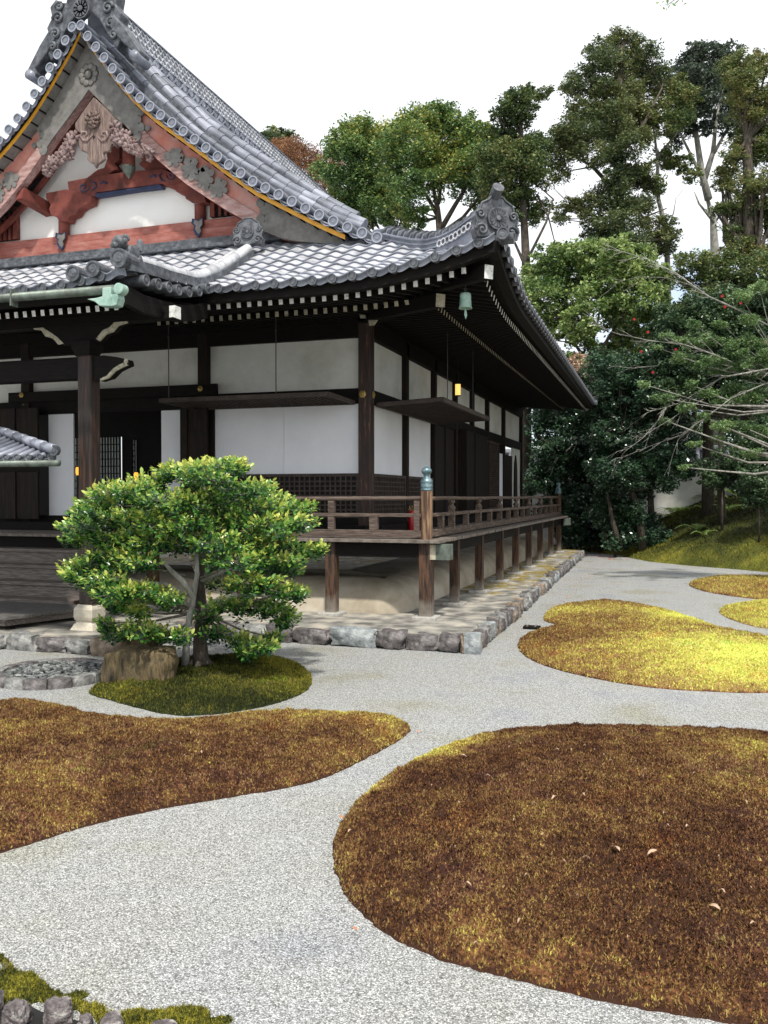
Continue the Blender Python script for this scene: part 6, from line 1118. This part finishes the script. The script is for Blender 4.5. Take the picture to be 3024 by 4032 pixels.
MB_ = mat('dark_pebbles', [(.03, .035, .035), (.12, .13, .13), (.30, .31, .30)], 9, .6, .3, island=.4); o = m_.build('pebbles', MB_, pb, smooth=True); tag(o, kind='stuff')
MB().lathe((c[0], c[1], 0), [(R, .0), (R-.02, .055), (.001, .06)], 24).build('bed_soil', M['void'], pb)

# ============================================================ SMALL THINGS
# bronze wind bell
wb = thing('wind_bell', 'green bronze wind bell hanging under the roof corner', 'bell', (-3.015, 13.165, 5.42))
bx0, by0 = -3.015, 13.165; MB().lathe((bx0, by0, 0), [(.03, 5.425), (.07, 5.42), (.084, 5.405), (.088, 5.36), (.084, 5.355), (.089, 5.30), (.093, 5.22), (.105, 5.185), (.095, 5.185), (.08, 5.30), (.06, 5.40)], 20).build('bell_body', M['copper'], wb, smooth=True)
MB().tube([(bx0, by0, 5.42), (bx0, by0, 5.56)], .008, 6).tube([(bx0+.02*cos(a), by0, 5.47+.03*sin(a)) for a in np.linspace(0, 2*pi, 9)], .006, 5).build('hanger', M['iron'], wb)
MB().tube([(bx0, by0, 5.36), (bx0, by0, 5.16)], .005, 5).prism([(-.012, 5.18), (.012, 5.18), (.025, 5.08), (.005, 5.02), (-.018, 5.09)], lambda a, b: (bx0+a, by0-.004, b), lambda a, b: (bx0+a, by0+.004, b)).build('clapper', M['copper'], wb)
def emis(name, col, st):
    m, N, L, B = principled(name); B.inputs['Base Color'].default_value = (*col, 1); B.inputs['Emission Color'].default_value = (*col, 1); B.inputs['Emission Strength'].default_value = st; return m
ly = emis('lit_paper_lantern', (1, .62, .16), .9); lo_ = emis('lit_orange_lantern', (1, .42, .05), 1.2)
hl = thing('hanging_lantern', 'lit yellow cylinder lantern hanging along the side wall', 'lantern', (-4.9, 20.59, 4.87))
MB().tube([(-4.9, 20.59, 4.735), (-4.9, 20.59, 5.00)], .064, 16).build('shade', ly, hl); MB().tube([(-4.9, 20.59, 4.715), (-4.9, 20.59, 4.735)], .070, 16).tube([(-4.9, 20.59, 5.0), (-4.9, 20.59, 5.015)], .068, 16).build('rims', M['iron'], hl); MB().tube([(-4.9, 20.59, 5.01), (-4.9, 20.59, 5.95)], .005, 5).build('cord', M['iron'], hl)
for (px, py, Y, lab) in ((307, 1855, 16.4, 'lit orange standing lantern beside the porch pillar inside the doorway'), (536, 1876, 16.9, 'lit orange standing lantern inside the doorway just above the camellia')):
    x, z = ony(px, py, Y); t = thing('standing_lantern', lab, 'lantern', (x, Y, 1.70), 'lit lanterns inside the doorway')
    MB().tube([(x, Y, z-.09), (x, Y, z-.05), (x, Y, z+.06), (x, Y, z+.09)], [.035, .05, .05, .035], 12).build('shade', lo_, t); MB().tube([(x, Y, 1.70), (x, Y, z-.09)], .01, 6).lathe((x, Y, 1.70), [(.09, 0), (.09, .02), (.02, .03)], 12).build('stand', M['iron'], t)
fe = thing('fire_extinguisher', 'red fire extinguisher standing on the verandah behind the corner post', 'extinguisher', (-5.14, 17.45, DZ))
MB().lathe((-5.14, 17.45, DZ), [(.07, 0), (.075, .02), (.075, .36), (.05, .41), (.03, .43), (.001, .43)], 16).build('cylinder', mat('red_enamel', [(.35, .01, .015), (.5, .02, .03)], 4, .3, 0), fe, smooth=True)
MB().box(-5.20, -5.08, 17.43, 17.47, DZ+.43, DZ+.46).tube([(-5.14+.03*cos(a), 17.4, DZ+.50+.03*sin(a)) for a in np.linspace(0, 2*pi, 9)], .008, 5).build('handle', M['brass'], fe)
c = onz(2094, 2475, 0); dc = thing('drain_cover', 'flat dark wooden box lid lying on the gravel by the kerb', 'cover', (c[0], c[1], 0)); MB().box(c[0]-.14, c[0]+.14, c[1]-.11, c[1]+.11, .0, .045).build('lid', M['dark_x'], dc, bevel=.006)
for x in (-.07, .07): MB().box(c[0]+x-.012, c[0]+x+.012, c[1]-.10, c[1]+.10, .046, .056).build('batten', M['step'], dc)

# small tiled roof at the left edge
sh = thing('small_shelter', 'small tiled shelter roof with a dark gutter poking in at the left edge', 'shelter', (-10, 10.4, .235))
def sroof(x, y): return 2.84+.33*(y-9.88)
x = -8.02; k = 0
while x > -12.5:
    yt = min(11.2, 9.88+(-7.98-x)*.63); 
    if yt > 10.0: MB().tube([(x, 9.86, sroof(x, 9.86)), (x, yt, sroof(x, yt))], .045, 10).build('roll_tile', M['tile_blue'], sh, smooth=True); 
    disc(MB(), (x, 9.85, 2.83), 'y', .052, .05).build('eave_tile', M['tile_dark'], sh, smooth=True); x -= .19
MB().add([(-12.6, 9.86, 2.80), (-7.98, 9.86, 2.80), (-10.1, 11.2, 3.24), (-12.6, 11.2, 3.24)], [(0, 1, 2, 3)]).add([(-7.98, 9.86, 2.80), (-10.05, 12.1, 2.80), (-10.1, 11.2, 3.24)], [(0, 1, 2)]).add([(-12.6, 12.1, 2.8), (-10.05, 12.1, 2.80), (-10.1, 11.2, 3.24), (-12.6, 11.2, 3.24)], [(3, 2, 1, 0)]).build('roof_slab', M['tile_dark'], sh)
m_ = MB(); a = Vector((-7.96, 9.84, 2.93)); b_ = Vector((-10.1, 11.2, 3.34))
for k in range(6): p0 = a.lerp(b_, k/6); p1 = a.lerp(b_, (k+1)/6); m_.tube([p1, p0], [.062, .075], 12)
m_.build('hip_roll', M['tile_blue'], sh, smooth=True); disc(MB(), (-7.95, 9.82, 2.92), 'y', .075, .06).build('corner_tile', M['tile_dark'], sh)
MB().tube([(-12.6, 9.80, 2.75), (-7.85, 9.80, 2.745)], .045, 12).build('gutter', M['copper_dk'], sh, smooth=True); MB().prism([(-12.5, 9.9), (-8.1, 9.9), (-10.1, 12.0), (-12.5, 12.0)], lambda a, b: (a, b, 2.70), lambda a, b: (a, b, 2.79)).build('eave_frame', M['dark_x'], sh)
for x, y in ((-9.75, 10.35), (-12.2, 10.35), (-12.2, 12.2)): MB().box(x-.06, x+.06, y-.06, y+.06, .235, 2.7).build('post', M['dark_z'], sh)

# rocks and moss at the lower left, with a dark sheet for the shaded ditch they line
D_ = lambda x, y: (x/K, y/K)
MB().add([(*onz(-500, 3870), .004), (*onz(-500, 4500), .004), (*onz(900, 4500), .004), (*onz(700, 4120), .004), (*onz(160, 3985), .004), (*onz(0, 3900), .004)], [(0, 1, 2, 3, 4, 5)]).build('ditch', M['void'])  # near-black sheet on flat ground, the ditch's deep shade painted in
tag(bpy.data.objects['ditch'], 'flat sheet painted dark for the shaded ditch in front of the foreground rocks', 'ditch', kind='structure')
for i, (px, py, dm, m, lab) in enumerate([(70, 4000, (.13, .11, .12), 'k1', 'pale lichened rock at the bottom left corner'), (232, 3990, (.13, .11, .12), 'k1', 'purplish grey rock second from the bottom left corner'), (338, 4012, (.06, .06, .06), 'k1', 'smallest pale rock in the mossy edge'), (440, 4030, (.12, .10, .08), 'k4', 'low rock half sunk in moss at the bottom edge'), (655, 4052, (.15, .11, .06), 'k4', 'smooth purple-brown rock farthest right along the bottom edge'), (-60, 3965, (.14, .14, .12), 'k1', 'rock mostly cut off by the left edge')]):
    c = onz(px, py, .03); o = rock('edging_rock', (c[0], c[1], dm[2]*.3), dm, 500+i, M['lichen'], None, i*.7, .34, .5, 11); tag(o, lab, 'rock', 'rocks edging the ditch in the lower left')
mo = moss_island([D_(-60, 3770), D_(60, 3800), D_(133, 3835), D_(252, 3880), D_(310, 3925), D_(464, 3952), D_(600, 3935), D_(720, 3965), D_(822, 3992), D_(900, 4045), D_(840, 4120), D_(560, 4060), D_(420, 4060), D_(300, 4010), D_(180, 3975), D_(0, 3945), D_(-100, 3900)], .012, .010, .008, .2, 26000, .016, .006, lambda x, y, d: .52+.6*(fbm(x*9, y*9, 3)-.5), 'patchy yellow-green moss creeping over gravel around the foreground rocks', m='moss_g', ragged=.34)
mo.name = 'creeping_moss'; del mo['group']

# fallen leaves
dep_ = bpy.context.evaluated_depsgraph_get
def surf_z(x, y, objs=None):
    hit, loc, *_ = S.ray_cast(bpy.context.view_layer.depsgraph, Vector((x, y, .9)), Vector((0, 0, -1)), distance=1.2); return loc.z if hit else 0
bpy.context.view_layer.update()
def fallen(dx, dy, s, m, lab, group, long=1.7, name='fallen_leaf'):
    s = s*.78; c = onz(dx*K, dy*K, .12); z = surf_z(*c); q = random.Random(int(dx*7+dy)); a = q.random()*6.3; e = Vector((cos(a), sin(a), 0)); f = Vector((-sin(a), cos(a), 0)); n_ = 7; vs = []
    for i in range(n_):
        t = i/(n_-1); w_ = s*.30*sin(pi*min(1, t*.98+.01))**.8; p = Vector((0, 0, .012+.012*sin(pi*t)))+e*(t-.5)*s*long; vs += [p-f*w_+Vector((0, 0, .006)), p, p+f*w_+Vector((0, 0, .008*q.random()))]
    m_ = MB().add(vs, [(i*3+j, i*3+j+1, i*3+j+4, i*3+j+3) for i in range(n_-1) for j in range(2)]); o = m_.build(name, LM[m]); o.location = (c[0], c[1], z+.016); o.rotation_euler = (q.uniform(-.3, .3), q.uniform(-.3, .3), 0); tag(o, lab, 'leaf', group)
FG = 'dry leaves fallen on the moss'
for (x, y, s, lab) in [(1197, 1755, .045, 'pale crumpled leaf on the middle of the large brown moss bed'), (1263, 1756, .03, 'small pale leaf right of the crumpled one on the large brown bed'), (1328, 1872, .07, 'long tan leaf on the lower right of the large brown moss bed'), (1410, 1890, .05, 'round pinkish leaf lying right of the long tan leaf'), (756, 1795, .04, 'buff leaf on the left margin of the large brown moss bed'), (1000, 1645, .04, 'grey-buff leaf in the yellow patch at the top of the large bed'), (1110, 1808, .03, 'tiny pale leaf left of centre on the large brown bed'), (1485, 1832, .035, 'thin pale leaf toward the right of the large brown bed'), (1010, 1925, .04, 'pale leaf near the green-tinged lower part of the large bed'), (1545, 1988, .05, 'curled buff leaf at the lower right of the large bed'), (435, 1640, .035, 'straw-coloured leaf on the long left moss bed')]: fallen(x, y, s, 'dead', lab, FG)
for (x, y, lab) in [(768, 1972, 'small red-orange leaf on the gravel left of the large bed'), (905, 1561, 'orange leaf on the gravel where the two brown beds nearly meet'), (738, 1745, 'rusty leaf at the left rim of the large bed')]: fallen(x, y, .035, 'orange', lab, 'orange leaves on the gravel')
q = random.Random(12)
for k in range(70):
    if k < 28: x, y = q.uniform(20, 820), q.uniform(1565, 1690)
    else: x, y = q.uniform(790, 1640), q.uniform(1620, 2050)
    if k < 28 and y > 1790-.14*x: continue
    fallen(x, y, q.uniform(.010, .022), 'dead', 'tiny straw-coloured leaf fragment on the %s brown moss bed' % ('left' if k < 28 else 'large right'), 'leaf fragments on the %s bed' % ('left' if k < 28 else 'right'), q.choice([1.2, 2.5]), 'leaf_fragment')
q = random.Random(31)
for k in range(26):
    x = 1312+q.gauss(0, 16); y = 1199+(x-1312)*.13+q.gauss(0, 2.2); fallen(x, y, .09, 'red', 'red petal in the scatter at the far end of the gravel', 'red petals scattered at the foot of the bank', 1.2, 'red_petal')
for k in range(34):
    y = 1225+q.random()*95; x = 1268-(y-1225)*.95+q.uniform(3, 22); fallen(x, y, .05, 'orange' if k % 3 else 'dead', 'dry leaf caught along the side kerb', 'dry leaves along the side kerb', 1.3)
